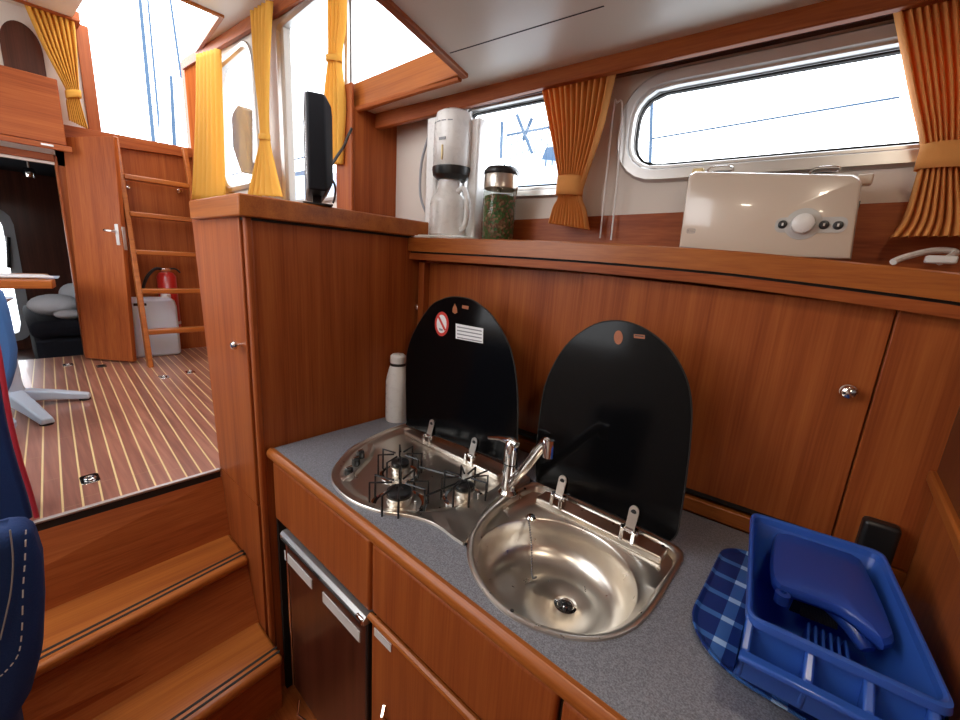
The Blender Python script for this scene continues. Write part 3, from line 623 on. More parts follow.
# burners
zb = zt-.014
BUR = []
for (px, py), sc in (((400, 473), .92), ((399, 503), 1.15), ((464, 497), .92)):
    p = at(px, py, 2, ZW-.005); BUR.append((p, sc))
    bu = MB().lathe((p.x, p.y, zb), [(.050*sc, 0), (.048*sc, .005), (.034*sc, .009), (.027*sc, .010), (.026*sc, .024), (.030*sc, .027), (.030*sc, .031), (0, .032)], 32).build('burner', 'steel', hob)
    MB().lathe((p.x, p.y, zb+.031), [(.024*sc, 0), (.027*sc, .003), (.026*sc, .010), (.020*sc, .013), (.008*sc, .014), (.007*sc, .011), (0, .011)], 28).build('burner_cap', 'iron', bu)
    MB().tube([(p.x+.040*sc, p.y+.012, zb), (p.x+.040*sc, p.y+.012, zb+.026)], .003, 8).build('igniter', 'white', bu)
# wire pan supports
gw = .0027; zg = zb+.062
for p, sc in BUR:
    q = .050*sc+.010; mbg = MB()
    for k in range(4):
        a = R(35+90*k); c_, s_n = math.cos(a), math.sin(a)
        w = V((-s_n, c_, 0))*.019; o_ = V((p.x, p.y, 0))
        for sg in (-1, 1): mbg.tube([o_+V((c_*q, s_n*q, zb+.002))+w*sg, o_+V((c_*q, s_n*q, zg))+w*sg, o_+V((c_*.016, s_n*.016, zg))+w*sg*.25], gw, 6)
    mbg.build('pan_support', 'iron', hob)
    MB().lathe((p.x, p.y, zb+.0005), [(.060*sc, 0), (.060*sc, .004), (.054*sc, .007), (.046*sc, .004), (.036*sc, .003)], 36, caps=False).build('spill_ring', 'chrome', hob)
mbg = MB(); a, b_, c_ = (BUR[i][0] for i in range(3))
mbg.tube([(a.x+.04, a.y+.03, zb+.03), (c_.x-.04, c_.y+.03, zb+.03)], gw, 6); mbg.tube([(b_.x+.05, b_.y+.04, zb+.03), (c_.x-.02, c_.y+.12, zb+.03)], gw, 6); 
mbg.build('support_rail', 'iron', hob)
# back flange of hob
MB().box((-1.04, .838, zt-.012), (-.63, .866, zt+.003)).build('back_flange', 'steel', hob, bevel=.004)
# hinged glass lid
def dome(x0, x1, z0, z1, zs, r=.02, n=28):
    cx = (x0+x1)/2; hw = (x1-x0)/2; pts = []
    pts += [(cx-hw*.94+r*math.cos(R(a))*.0+0, z0) for a in ()]
    for k in range(7): a = R(270+90*k/6); pts.append((x1-.012-r+r*math.cos(a), z0+r+r*math.sin(a)))
    for k in range(n+1):
        a = math.pi*k/n; ca, sa = math.cos(a), math.sin(a); e = .86
        pts.append((cx+hw*math.copysign(abs(ca)**e, ca), zs+(z1-zs)*abs(sa)**.92))
    for k in range(7): a = R(180+90*k/6); pts.append((x0+.012+r+r*math.cos(a), z0+r+r*math.sin(a)))
    return pts
def lid(par, px, yb, yt):
    z0 = ZW+.037; n_l = V((0, 1, -(yt-yb)/.43))
    f = lambda x, z: V((x, yb+(yt-yb)*(z-z0)/.43, z))
    P = [hit(p[0], p[1], (0, yb, z0), n_l) for p in px]
    P = [f(q.x, q.y) for q in smooth_closed([(p.x, p.z) for p in P])]
    o = MB().prism(P, (0, .005, 0)).build('glass_lid', 'black_glass', par, bevel=.0012)
    MB().tube([p+V((0, .0025, 0)) for p in P], .0026, 6, closed=True).build('lid_edge', 'rubber', o)
    return o, f
def on_lid(par, f, pts_px, yoff, mat, name, thick=.0008, yref=None):
    pass
YLB, YLT = .858, .915
lidH, fH = lid(hob, [(409, 426), (406.5, 421), (406, 400), (405.8, 380), (407, 353), (415, 330), (430, 307), (442, 299.5), (454, 297), (470, 299.5), (482, 307), (493, 318), (507, 342), (514, 367), (517, 397), (517, 430), (516, 456), (513, 463), (508, 462), (480, 452), (445, 439)], YLB, YLT)
LN = V((0, -1, (YLT-YLB)/.43)).normalized()
def decal(px, par, mat, name, lift=.0006, ybt=(YLB, YLT)):
    P = [hit(x, y, (0, ybt[0], ZW+.037), V((0, 1, -(ybt[1]-ybt[0])/.43)))+LN*lift for x, y in px]
    return MB().prism(P, LN*.0006).build(name, mat, par)
st = decal([(456, 323.5), (483.5, 328.5), (483, 343.5), (456, 338.5)], lidH, 'paper', 'label')
for k in range(4): decal([(457.5, 326.2+3.5*k), (482, 330.6+3.5*k), (482, 331.8+3.5*k), (457.5, 327.4+3.5*k)], st, 'text_grey', 'print_line', .0014)
ell = lambda cx, cy, rx, ry, n=24: [(cx+rx*math.cos(2*math.pi*k/n), cy+ry*math.sin(2*math.pi*k/n)) for k in range(n)]
sg_ = decal(ell(442, 324, 6.9, 12.3), lidH, 'sign_red', 'no_flame_sign')
decal(ell(442, 324, 4.9, 9.2), sg_, 'paper', 'sign_face', .0014)
decal([(438.2, 317.0), (439.6, 315.6), (446.2, 329.4), (444.8, 331)], sg_, 'sign_red', 'slash', .0022)
decal([(439.5, 328), (443.5, 329.3), (443, 331), (440, 330.4)], sg_, 'text_grey', 'match', .0022)
decal([(455, 303.5), (457, 308), (457.5, 312.5), (455, 314), (452.6, 312), (453, 308)], lidH, 'sign_amber', 'flame_mark')
decal([(462.5, 305), (468.8, 306.3), (468.5, 309.6), (462.2, 308.2)], lidH, 'sign_amber', 'print_mark')
# hinge brackets
def hinge(p, par, f, lidobj):
    x, y = p.x, p.y
    h = MB(); h.box((x-.017, y-.012, zt-.006), (x-.008, y+.012, zt+.026)); h.box((x+.008, y-.012, zt-.006), (x+.017, y+.012, zt+.026)); h.tube([(x-.020, y, zt+.020), (x+.020, y, zt+.020)], .0065, 12)
    ho = h.build('hinge', 'chrome', par, bevel=.0015)
    P = []
    for sx_, z in ((-.010, zt+.018), (-.0105, zt+.035), (-.011, zt+.058)): P.append((sx_, z))
    for k in range(9): a = R(180-180*k/8); P.append((.011*math.cos(a), zt+.062+.012*math.sin(a)))
    P += [(.011, zt+.058), (.0105, zt+.035), (.010, zt+.018)]
    yy = lambda z: lerp(y, f(0, z).y-.0035, min(1, max(0, (z-zt-.018)/.028)))
    MB().loft([[V((x+a, yy(z)-.0015, z)) for a, z in P], [V((x+a, yy(z)+.0015, z)) for a, z in P]], True, True, True).build('hinge_arm', 'steel', ho)
    zc_ = zt+.060; MB().lathe((x, yy(zc_)-.0012, zc_), [(.0062, 0), (.0062, .0016), (.004, .002), (0, .0021)], 14, (0, -1, 0)).build('screw', 'black', ho)
for px in ((428, 446), (470, 465.5)):
    q = at(*px, 1, .845); hinge(V((q.x, .846, 0)), hob, fH, lidH)

# ================================================================== SINK
sink = thing('sink', 'round stainless steel sink basin with raised black glass lid', 'sink', (-.35, .69, ZW))
so = [V((p.x, p.y)) for p in sink_out]
BC = V((-.345, .672)); n_ = len(so)
def circ(r, c=BC, ry=None): return [V((c.x+r*math.cos(2*math.pi*k/n_), c.y+(ry or r)*math.sin(2*math.pi*k/n_))) for k in range(n_)]
def shift(ring, z): return up3(ring, z)
dep = .79; DC = V((-.318, .697))
rec = inset(so, SC0, .016)
rings = [shift(so, ZW-.003), shift(inset(so, SC0, .001), ZW+.004), shift(inset(so, SC0, .005), ZW+.0055), shift(inset(so, SC0, .012), ZW+.004), shift(rec, ZW-.004), shift(inset(so, SC0, .021), ZW-.014)]
circ0 = polar([(p.x, p.y) for p in circ(.163)], SC0, n_); ci = lambda r, z: up3(polar([(p.x, p.y) for p in circ(r)], (BC.x, BC.y), n_), z)
c163 = up3(polar([(BC.x+.166*math.cos(2*math.pi*k/n_), BC.y+.160*math.sin(2*math.pi*k/n_)) for k in range(n_)], SC0, n_), ZW-.017)
# keep the rim of the bowl inside the recess
lim = inset(so, SC0, .023)
c163 = [V((p.x, p.y, ZW-.017)) if (V((p.x, p.y))-V(SC0)).length < (l-V(SC0)).length else V((l.x, l.y, ZW-.017)) for p, l in zip(c163, lim)]
def toward(z, f, c): return [V((lerp(c.x, p.x, f), lerp(c.y, p.y, f), z)) for p in c163]
rings += [c163, toward(ZW-.021, .985, BC), toward(ZW-.045, .955, BC), toward(ZW-.075, .92, lerp(BC, DC, .3)), toward(ZW-.095, .84, lerp(BC, DC, .5)), toward(ZW-.106, .70, lerp(BC, DC, .8)), toward(ZW-.110, .5, DC), toward(ZW-.112, .13, DC), toward(ZW-.116, .11, DC)]
MB().loft(rings, True, False, True).build('basin', 'steel', sink, sharp=60)
dn = MB().lathe((DC.x, DC.y, ZW-.1135), [(.024, 0), (.024, .002), (.018, .003), (.016, .0), (.006, -.001), (.006, .002), (0, .002)], 28).build('drain', 'chrome', sink)
for k in range(5):
    a = R(72*k); MB().lathe((DC.x+.011*math.cos(a), DC.y+.011*math.sin(a), ZW-.1135), [(.0035, .0), (.0035, .002), (0, .0022)], 10).build('drain_hole', 'black', dn)
# corner shelves of the recess & ledge under the hinges
MB().box((-.50, .836, ZW-.016), (-.185, .884, ZW+.002)).build('back_ledge', 'steel', sink, bevel=.004)
ch = [at(531, 517, 2, ZW-.01), at(531.5, 545, 2, ZW-.06), at(532, 575, 2, ZW-.10), at(536, 577, 2, ZW-.103)]
c0_ = V((ch[0].x, ch[0].y, ZW-.012))
co = MB().lathe(c0_, [(.012, -.004), (.013, .002), (.009, .006), (0, .007)], 18).build('overflow_cap', 'chrome', sink)
mbc = MB(); Q = curve_pts([c0_+V((0, -.01, .002)), ch[1], ch[2], ch[3]], 12)
for i, p in enumerate(Q): mbc.ball(p, .0024, 8)
mbc.build('plug_chain', 'text_grey', sink)
for px in ((466, 544), (512, 611), (663, 546), (525, 488.5)):
    p = at(*px, 2, ZW+.004); MB().lathe((p.x, p.y, ZW+.003), [(.0035, 0), (.0035, .0022), (0, .0024)], 10).build('screw', 'black', sink)
lidS, fS = lid(sink, [(540, 483), (536.5, 478), (536, 455), (540, 415), (547, 380), (565, 347), (590, 327), (615, 321), (640, 327), (665, 345), (682, 370), (690, 397), (690.5, 430), (686, 475), (680, 515), (676.5, 533), (671, 540), (665, 539), (630, 522), (585, 502)], YLB, YLT)
decal(ell(618.5, 337.5, 4.4, 7), lidS, 'sign_amber', 'ring_mark'); 
decal([(634, 334), (645, 335), (645, 339), (634, 338)], lidS, 'sign_amber', 'print_mark')
decal([(635.2, 335), (644, 335.9), (644, 337), (635.2, 336.2)], lidS, 'black', 'print_gap', .0014)
for px in ((557, 507), (627, 543)):
    q = at(*px, 1, .845); hinge(V((q.x, .846, 0)), sink, fS, lidS)

# ================================================================== TAP
tp0 = at(508, 492, 2, ZW+.004)
tap = thing('mixer_tap', 'chrome mixer tap with angled spout between hob and sink', 'tap', (tp0.x, tp0.y, ZW+.003))
tx, ty = tp0.x, tp0.y
MB().lathe((tx, ty, ZW+.003), [(.026, 0), (.026, .004), (.021, .010), (.0195, .012), (.0185, .10), (.019, .125), (.0165, .140), (.010, .148), (0, .150)], 32).build('body', 'chrome', tap)
MB().lathe((tx, ty, ZW+.085), [(.0195, 0), (.0198, .0015), (.0195, .003)], 32).build('seam_ring', 'black', tap)
e = at(549, 447, 1, ty-.06); 
sp = curve_pts([(tx+.008, ty-.004, ZW+.030), lerp(V((tx, ty, ZW+.03)), e, .5)+V((0, 0, .004)), e+V((-.015, .006, .002)), e], 6)
s_ = MB().tube(sp, [.013]*3+[.0125]*(len(sp)-3), 14).build('spout', 'chrome', tap)
MB().tube([e+V((0, 0, .016)), e+V((.002, -.002, -.006)), e+V((.003, -.003, -.022))], [.011, .0135, .0125], 16).build('aerator', 'chrome', s_)
h0 = V((tx, ty, ZW+.145)); h1 = at(489, 437.5, 1, ty+.01)
MB().tube([h0+V((.018, -.005, -.002)), h0, lerp(h0, h1, .5)+V((0, 0, .004)), h1], [.009, .012, .006, .005], 12).build('lever', 'chrome', tap)

# ================================================================== WHITE FLASK ON THE WORKTOP
p = at(397, 419, 2, ZW); fx, fy = p.x, p.y
zt_ = at(399, 354, 1, fy).z
t = thing('thermos_jug', 'white insulated jug with grey neck band on the worktop behind the hob lid', 'jug', (fx, fy, ZW))
H = zt_-ZW; r0 = .042
MB().lathe((fx, fy, ZW), [(r0*.97, 0), (r0, .004), (r0, H*.60), (r0*.95, H*.65), (r0*.74, H*.79), (r0*.68, H*.83)], 36).build('body', 'white', t)
MB().lathe((fx, fy, ZW+H*.83), [(r0*.66, 0), (r0*.68, .004), (r0*.66, .010)], 36).build('neck_band', 'black', t)
MB().lathe((fx, fy, ZW+H*.87), [(r0*.66, 0), (r0*.68, H*.02), (r0*.66, H*.10), (r0*.5, H*.125), (0, H*.13)], 36).build('cap', 'white', t)

# ================================================================== COFFEE MAKER
oc_ = .10
s0 = W(426, 180, oc_)[0]; s1 = W(472, 180, oc_)[0]; sm_ = (s0+s1)/2
zb_ = shz(sm_)+.002; ztop = W(452, 112, oc_)[1]
cx = HP(sm_, 0, oc_)
t = thing('coffee_maker', 'white filter coffee maker with thermal jug at the left end of the shelf', 'coffee maker', HP(sm_, zb_, oc_))
hw = (s1-s0)/2
def rr3(sa, sb, oa, ob, r, z): return [HP(p[0], z, p[1]) for p in rrect(sa, sb, oa, ob, r, 6)]
a0, a1 = sm_-hw*.97, sm_+hw*1.12
MB().loft([rr3(a0, a1, .03, .16, .03, zb_), rr3(a0, a1, .028, .165, .03, zb_+.012), rr3(a0+.004, a1-.004, .032, .16, .03, zb_+.018)], True, True, True).build('base', 'white', t)
ts_ = sm_-hw*.62
MB().loft([rr3(a0, a0+.055, .025, .11, .012, zb_+.015), rr3(a0, a0+.055, .025, .11, .012, ztop-.010), rr3(a0+.004, a0+.05, .03, .10, .012, ztop-.004)], True, True, True).build('water_tank', 'white', t)
hs = sm_+.012; ho_ = .095
zh0 = W(452, 166, .14)[1]
def hc_(r, z): return [HP(hs+r*math.cos(2*math.pi*k/40), z, ho_+r*.92*math.sin(2*math.pi*k/40)) for k in range(40)]
hd = MB().loft([hc_(.062, zh0), hc_(.068, zh0+.012), hc_(.069, zh0+.08), hc_(.066, ztop-.03), hc_(.060, ztop-.008), hc_(.045, ztop), hc_(.002, ztop+.003)], True, True, True).build('filter_housing', 'white', t)
for k in range(4):
    a = R(62+20*k); MB().obox(HP(hs+.0668*math.cos(a), ztop-.042, ho_+.0668*.92*math.sin(a)), HE*.008*math.sin(a)+HN*-.008*math.cos(a), HE*.001*math.cos(a)+HN*.001*math.sin(a), V((0, 0, .0016))).build('vent_slot', 'grey', hd)
pz_ = at(452, 150, 1, HP(hs, 0, .16).y).z
MB().obox(HP(hs+.01, pz_, ho_+.064), HE*.0025, HN*.002, V((0, 0, .022))).build('level_window', 'gold', hd)
MB().obox(HP(hs+.008, pz_+.042, ho_+.0635), HE*.014, HN*.001, V((0, 0, .004))).build('maker_mark', 'grey', hd)
def arch(z, r): return [HP(hs+r*math.cos(2*math.pi*k/40), z, ho_+r*.92*math.sin(2*math.pi*k/40)) for k in range(40)]
MB().loft([arch(zh0-.035, .050), arch(zh0-.022, .067), arch(zh0-.004, .071), arch(zh0+.004, .070), arch(zh0+.004, .05)], True, True, True).build('filter_ring', 'black', t)
ca, cb2 = W(471, 180, .06)[0], W(480, 180, .06)[0]; MB().loft([rr3(ca, cb2, .03, .08, .008, zb_+.015), rr3(ca, cb2, .03, .08, .008, ztop-.03), rr3(ca+.003, cb2-.003, .035, .075, .006, ztop-.024)], True, True, True).build('side_column', 'white', t)
jug = MB().lathe(HP(hs-.004, zb_+.018, ho_+.004), [(.061, 0), (.066, .004), (.066, .108), (.060, .125), (.045, .142), (.040, max(.15, zh0-.040-zb_-.018))], 36).build('thermal_jug', 'white', t)
MB().lathe(HP(hs-.004, zb_+.018+max(.15, zh0-.040-zb_-.018), ho_+.004), [(.038, 0), (.036, .012), (.02, .016), (0, .017)], 28).build('jug_lid', 'white', jug)
J = HP(hs+.052, 0, ho_+.01)
MB().tube(curve_pts([J+V((-.012, 0, zb_+.165)), J+V((.014, 0, zb_+.172)), J+V((.032, 0, zb_+.135)), J+V((.030, 0, zb_+.06)), J+V((.0, 0, zb_+.035))], 6), .009, 10).build('jug_handle', 'white', jug)
# flex behind it
q = [WP(430, 133, .02), WP(422, 160, .02), WP(420, 190, .02), WP(424, 208, .02), WP(432, 222, .02)]
MB().tube(curve_pts(q, 6), .005, 8).build('power_cord', 'grey', t)
q0 = WP(420, 232, .17); 
tag(MB().tube(curve_pts([HP(s0-.006, zb_+.012, .16), HP(s0-.002, zb_+.014, .172), HP(s0+.04, zb_+.010, .168), HP(s0+.09, zb_+.008, .165)], 6), .004, 8).build('white_cord', 'white', org=HP(s0, zb_, .16)), 'short white cord on the shelf edge beside the coffee maker base', 'cord')

# ================================================================== GLASS JAR
oj = .09; sj = W(500, 200, oj)[0]; jr = (W(515.5, 200, oj)[0]-W(485, 200, oj)[0])/2*.88; jb = shz(sj)+.001; jt = W(499, 168.5, oj)[1]
t = thing('storage_jar', 'tall clip-top glass jar of green and brown tea leaves beside the coffee maker', 'jar', HP(sj, jb, oj))
Hh = jt-jb; c = HP(sj, jb, oj)
MB().lathe(c, [(jr*.96, 0), (jr, .004), (jr, Hh*.82), (jr*.97, Hh*.86)], 40).build('glass', 'jar_glass', t)
MB().lathe(c, [(jr*.90, .006), (jr*.945, .008), (jr*.945, Hh*.62), (jr*.6, Hh*.65), (0, Hh*.65)], 40).build('tea_leaves', 'herbs', t)
MB().lathe(c+V((0, 0, Hh*.72)), [(jr*1.0, 0), (jr*1.03, .002), (jr*1.03, Hh*.17), (jr, Hh*.18)], 40, caps=False).build('steel_band', 'steel', t)
MB().lathe(c+V((0, 0, Hh*.90)), [(jr*1.02, 0), (jr*1.06, .004), (jr*1.05, Hh*.05), (jr*.9, Hh*.095), (jr*.3, Hh*.10), (0, Hh*.10)], 40).build('lid', 'black', t)
J = c+HE*(jr*1.05)+HN*.005
MB().tube(curve_pts([J+V((0, 0, Hh*.93)), J+HE*.01+V((0, 0, Hh*.85)), J+HE*.008+V((0, 0, Hh*.65)), J+HE*.002+V((0, 0, Hh*.55)), J+V((0, 0, Hh*.72))], 5), .0018, 6).build('clip_wire', 'chrome', t)

# ================================================================== TOASTER
of = .135                                                # offset of the toaster's front face
A = {k_: WP(*v, of) for k_, v in dict(tl=(688, 171), tr=(864, 173), bl=(679, 243), br=(852, 258)).items()}
st0 = [(A['tl']-H0).dot(HE), (A['tr']-H0).dot(HE), (A['bl']-H0).dot(HE), (A['br']-H0).dot(HE)]
zb_ = shz(-.15)+.001; ztl = A['tl'].z; ztr = A['tr'].z
t = thing('toaster', 'long cream toaster with round dial standing below the hull window', 'toaster', HP((st0[2]+st0[3])/2, zb_, .08))
def tring(f, zfun, r=.02):
    out = []
    for p in rrect(0, 1, 0, 1, .0, 1): pass
    return out
def tface(off, ins):
    L0, L1, R0, R1 = st0[0]+ins, st0[2]+ins, st0[1]-ins, st0[3]-ins
    z0 = zb_+.004; pts = []
    rt = .012; cor = [(R0, ztr-ins, 1, 1), (L0, ztl-ins, -1, 1)]
    P = [(R1, z0+ins), (R1+(R0-R1)*.9, lerp(z0, ztr, .9)), (R0-.004, ztr-ins-.006), (R0-.014, ztr-ins), (L0+.014, ztl-ins), (L0+.004, ztl-ins-.006), (L1+(L0-L1)*.9, lerp(z0, ztl, .9)), (L1, z0+ins)]
    return [HP(s, z, off) for s, z in P]
bd = MB().loft([tface(of-.095, .01), tface(of-.092, .004), tface(of-.085, 0), tface(of-.010, 0), tface(of-.003, .003), tface(of, .008)], True, True, True).build('body', 'cream', t)
# slot rack on top (pale wires) and end tabs
zt2 = (ztl+ztr)/2
tilt = (ztr-ztl)/(st0[1]-st0[0]); tz = lambda s: ztl+tilt*(s-st0[0])
MB().hexa([HP(st0[0]+.03, tz(st0[0]+.03)-.002, of-.03), HP(st0[1]-.03, tz(st0[1]-.03)-.002, of-.03), HP(st0[1]-.03, tz(st0[1]-.03)-.002, of-.065), HP(st0[0]+.03, tz(st0[0]+.03)-.002, of-.065), HP(st0[0]+.03, tz(st0[0]+.03)+.0012, of-.03), HP(st0[1]-.03, tz(st0[1]-.03)+.0012, of-.03), HP(st0[1]-.03, tz(st0[1]-.03)+.0012, of-.065), HP(st0[0]+.03, tz(st0[0]+.03)+.0012, of-.065)]).build('slot', 'black', t)
for sa in (st0[0]+.035, st0[1]-.085):
    mbw = MB(); z = tz(sa)
    mbw.tube(curve_pts([HP(sa, z-.002, of-.025), HP(sa+.008, z+.012, of-.025), HP(sa+.045, z+.012, of-.025), HP(sa+.045, z+.012, of-.07), HP(sa+.008, z+.012, of-.07), HP(sa, z-.002, of-.07)], 4), .0022, 6)
    mbw.build('bun_rack', 'chrome', t)
MB().obox(HP(st0[0]+.012, tz(st0[0])+.005, of-.05), HE*.012, HN*.012, V((0, 0, .009))).build('end_tab', 'gold', t, bevel=.003)
MB().obox(HP(st0[1]+.006, tz(st0[1])-.004, of-.05), HE*.012, HN*.012, V((0, 0, .010))).build('end_tab', 'cream', t, bevel=.003)
MB().obox(HP(st0[1]-.002, tz(st0[1])-.05, of-.05), HE*.010, HN*.010, V((0, 0, .007))).build('lift_lever', 'black', t, bevel=.002)
# control field: dial and three buttons
kc = W(803, 224, of); kcz = kc[1]; ks = kc[0]
def disc(s, z, r, h, o=of, n=32): return [HP(s+r*math.cos(2*math.pi*k/n), z+r*math.sin(2*math.pi*k/n), o+h) for k in range(n)]
cpn = MB().loft([disc(ks, kcz, .031, -.001), disc(ks, kcz, .031, .002), disc(ks, kcz, .028, .003)], True, True, True).build('dial_plate', 'light_grey', t)
MB().prism([HP(p[0], p[1], of-.001) for p in rrect(ks-.047, ks+.070, kcz-.017, kcz+.013, .012, 6)], HN*.0028).build('button_plate', 'light_grey', t)
dl = MB().loft([disc(ks, kcz, .0195, .002), disc(ks, kcz, .0205, .006), disc(ks, kcz, .0185, .020), disc(ks, kcz, .014, .023), disc(ks, kcz, .001, .024)], True, True, True).build('dial', 'white', t)
for ds, dz in ((-.034, -.001), (.034, -.002), (.056, -.003)):
    bt_ = MB().loft([disc(ks+ds, kcz+dz, .0085, .0015), disc(ks+ds, kcz+dz, .008, .005), disc(ks+ds, kcz+dz, .005, .006)], True, True, True).build('button', 'black', t)
    MB().obox(HP(ks+ds, kcz+dz, of+.0062), HE*.0016, HN*.0004, V((0, 0, .0028))).build('button_mark', 'white_matte', bt_)
lb = W(691, 231, of)
b0 = MB().prism([HP(p[0], p[1], of-.0004) for p in rrect(lb[0]-.009, lb[0]+.009, lb[1]-.005, lb[1]+.005, .003, 4)], HN*.0009).build('badge', 'text_grey', t)
b1 = MB().prism([HP(p[0], p[1], of+.0003) for p in rrect(lb[0]-.008, lb[0]+.008, lb[1]-.004, lb[1]+.004, .0025, 4)], HN*.0006).build('badge_face', 'cream', b0)
fc = bpy.data.curves.new('badge_text', 'FONT'); fc.body = 'KAG'; fc.size = .0068; fc.extrude = .0003; fc.align_x = 'CENTER'; fc.align_y = 'CENTER'
fo = bpy.data.objects.new('badge_text_src', fc); COL.objects.link(fo); dg = bpy.context.evaluated_depsgraph_get(); me = bpy.data.meshes.new_from_object(fo.evaluated_get(dg)); bpy.data.objects.remove(fo)
mt_ = Matrix((HE, V((0, 0, 1)), HN)).transposed().to_4x4(); mt_.translation = HP(lb[0], lb[1], of+.0012)-ORG[t.name]
me.transform(mt_); me.materials.append(M['text_grey']); fo = bpy.data.objects.new('badge_text', me); COL.objects.link(fo); fo.parent = b0
cr = W(705, 246, of)
MB().hexa([HP(st0[2]+.004, zb_+.020, of-.001), HP(st0[2]+.10, zb_+.014, of-.001), HP(st0[2]+.10, zb_+.014, of+.0006), HP(st0[2]+.004, zb_+.020, of+.0006), HP(st0[2]+.004, zb_+.0215, of-.001), HP(st0[2]+.10, zb_+.0155, of-.001), HP(st0[2]+.10, zb_+.0155, of+.0006), HP(st0[2]+.004, zb_+.0215, of+.0006)]).build('crumb_tray_seam', 'text_grey', t)

# white flex at the right end of the shelf
c_ = [WP(893, 262, .14), WP(905, 257, .12), WP(930, 251, .08), WP(950, 251, .05), WP(955, 254, .06), WP(940, 262, .12)]
for p in c_: p.z = max(p.z, shz((p-H0).dot(HE))+.006)
t = thing('power_flex', 'white power flex looped on the shelf below the right-hand orange curtain', 'cord', c_[0])
MB().tube(curve_pts(c_, 6), .006, 8).build('cord', 'white', t)
MB().obox(c_[-1]+V((0, 0, .004)), HE*.02, HN*.010, V((0, 0, .007))).build('plug', 'white_matte', t, bevel=.003)

# ================================================================== CURTAINS
def curtain(name, label, left, right, nf, amp, nrm, mat, tie=None, group=None, rows=48, tie_h=.03, cat='curtain'):
    L = curve_pts(left, 8); Rr = curve_pts(right, 8); n = len(L); cols = nf*8
    org = lerp(L[0], Rr[0], .5); t = thing(name, label, cat, org, group or ('orange galley curtains' if mat == 'curtain_o' else 'golden pilothouse curtains'))
    bm = bmesh.new(); grid = []
    wmax = max((a-b).length for a, b in zip(L, Rr))
    ph = [random.uniform(-.35, .35) for _ in range(nf+1)]
    for i in range(n):
        row = []; wd = (L[i]-Rr[i]).length
        am = amp*(.55+.45*wd/wmax)
        for j in range(cols+1):
            u = j/cols; f = u*nf; k_ = int(min(f, nf-1))
            a = 2*abs(math.sin(math.pi*f+ph[k_]*math.sin(math.pi*(f-k_))))**.7-1
            row.append(lerp(L[i], Rr[i], u)+nrm*(am*a+amp))
        grid.append(row)
    mb = MB(); mb.loft(grid, False)
    mb.build('cloth', mat, t, solid=.0012, sharp=80)
    if tie:
        (c0, c1), hh, dep_ = tie; ux = (c1-c0); w_ = ux.length/2+.004; c = (c0+c1)/2; e = ux.normalized()
        ring = lambda z: [c+e*(w_*math.cos(2*math.pi*k/28))+nrm*(amp+dep_*math.sin(2*math.pi*k/28))+V((0, 0, z-(e*(w_*math.cos(2*math.pi*k/28))).z*0)) for k in range(28)]
        MB().loft([ring(-hh), ring(-hh*.3), ring(hh*.3), ring(hh)], True).build('tieback', mat, t, solid=.003)
    return t
oc = .055
curtain('curtain', 'orange curtain gathered by a tieback between the two hull windows', [WP(543, 86, oc), WP(553, 135, oc), WP(561, 176, oc), WP(561, 198, oc), WP(556, 208, oc+.005), WP(551, 224, oc+.010)], [WP(617, 70, oc), WP(603, 130, oc), WP(586, 182, oc), WP(583, 198, oc), WP(587, 211, oc+.005), WP(590, 230, oc+.010)], 12, .015, HN, 'curtain_o', ((WP(561, 187, oc), WP(583.5, 187, oc)), .026, .024), None)
curtain('curtain', 'orange curtain with wide tieback at the right edge beside the toaster', [WP(893, 12, oc), WP(908, 90, oc), WP(920, 148, oc), WP(917, 172, oc), WP(903, 218, oc), WP(889, 238, oc+.01)], [WP(1005, -10, oc), WP(1000, 80, oc), WP(985, 145, oc), WP(985, 170, oc), WP(1003, 215, oc), WP(1015, 236, oc+.01)], 12, .016, HN, 'curtain_o', ((WP(919, 160, oc), WP(984, 158, oc)), .022, .028))
op = .05
curtain('curtain', 'golden curtain drawn open at the left of the pilothouse side window', [PP(200, 56, op), PP(199, 120, op), PP(195, 200, op)], [PP(222, 50, op), PP(224, 120, op), PP(226, 200, op)], 6, .016, PN, 'curtain')
curtain('curtain', 'golden curtain pinched at the middle between the two pilothouse side windows', [PP(254, 14, op), PP(258, 70, op), PP(264, 134, op), PP(258, 165, op), PP(250, 196, op)], [PP(274, 2, op), PP(271, 70, op), PP(271, 134, op), PP(276, 165, op), PP(283, 197, op)], 5, .014, PN, 'curtain', ((PP(263.5, 138, op), PP(271.5, 138, op)), .012, .018))
curtain('curtain', 'golden curtain hanging behind the television beside the wooden post', [PP(332, -30, .03), PP(332, 20, .03), PP(332, 60, .03), PP(328, 100, .03), PP(330, 140, .03), PP(334, 165, .03)], [PP(347, -30, .03), PP(347, 20, .03), PP(343, 60, .03), PP(346, 100, .03), PP(345, 140, .03), PP(344, 165, .03)], 4, .012, PN, 'curtain', ((PP(331, 60, .03), PP(343.5, 60, .03)), .010, .018))
XC = XB+.10; NX = V((1, 0, 0))
aC = lambda x, y: at(x, y, 0, XC)
curtain('curtain', 'golden curtain tied back beside the companionway at the far left', [aC(24, 4), aC(42, 45), aC(66, 91), aC(66, 102), aC(69, 121)], [aC(74, 16), aC(77, 50), aC(79, 91), aC(80, 102), aC(88, 130)], 8, .018, NX, 'curtain', ((aC(66, 95), aC(80, 95)), .02, .03))
# cord loop of the blind
c_ = [WP(600, 238, .03), WP(606, 180, .03), WP(614, 106, .03), WP(617, 103, .03), WP(622, 106, .03), WP(618, 170, .03), WP(611, 240, .03)]
tag(MB().tube(curve_pts(c_, 5), .0024, 6).build('blind_cord', 'white', org=WP(611, 240, .03)), 'thin white pull cord loop hanging right of the middle orange curtain', 'cord')

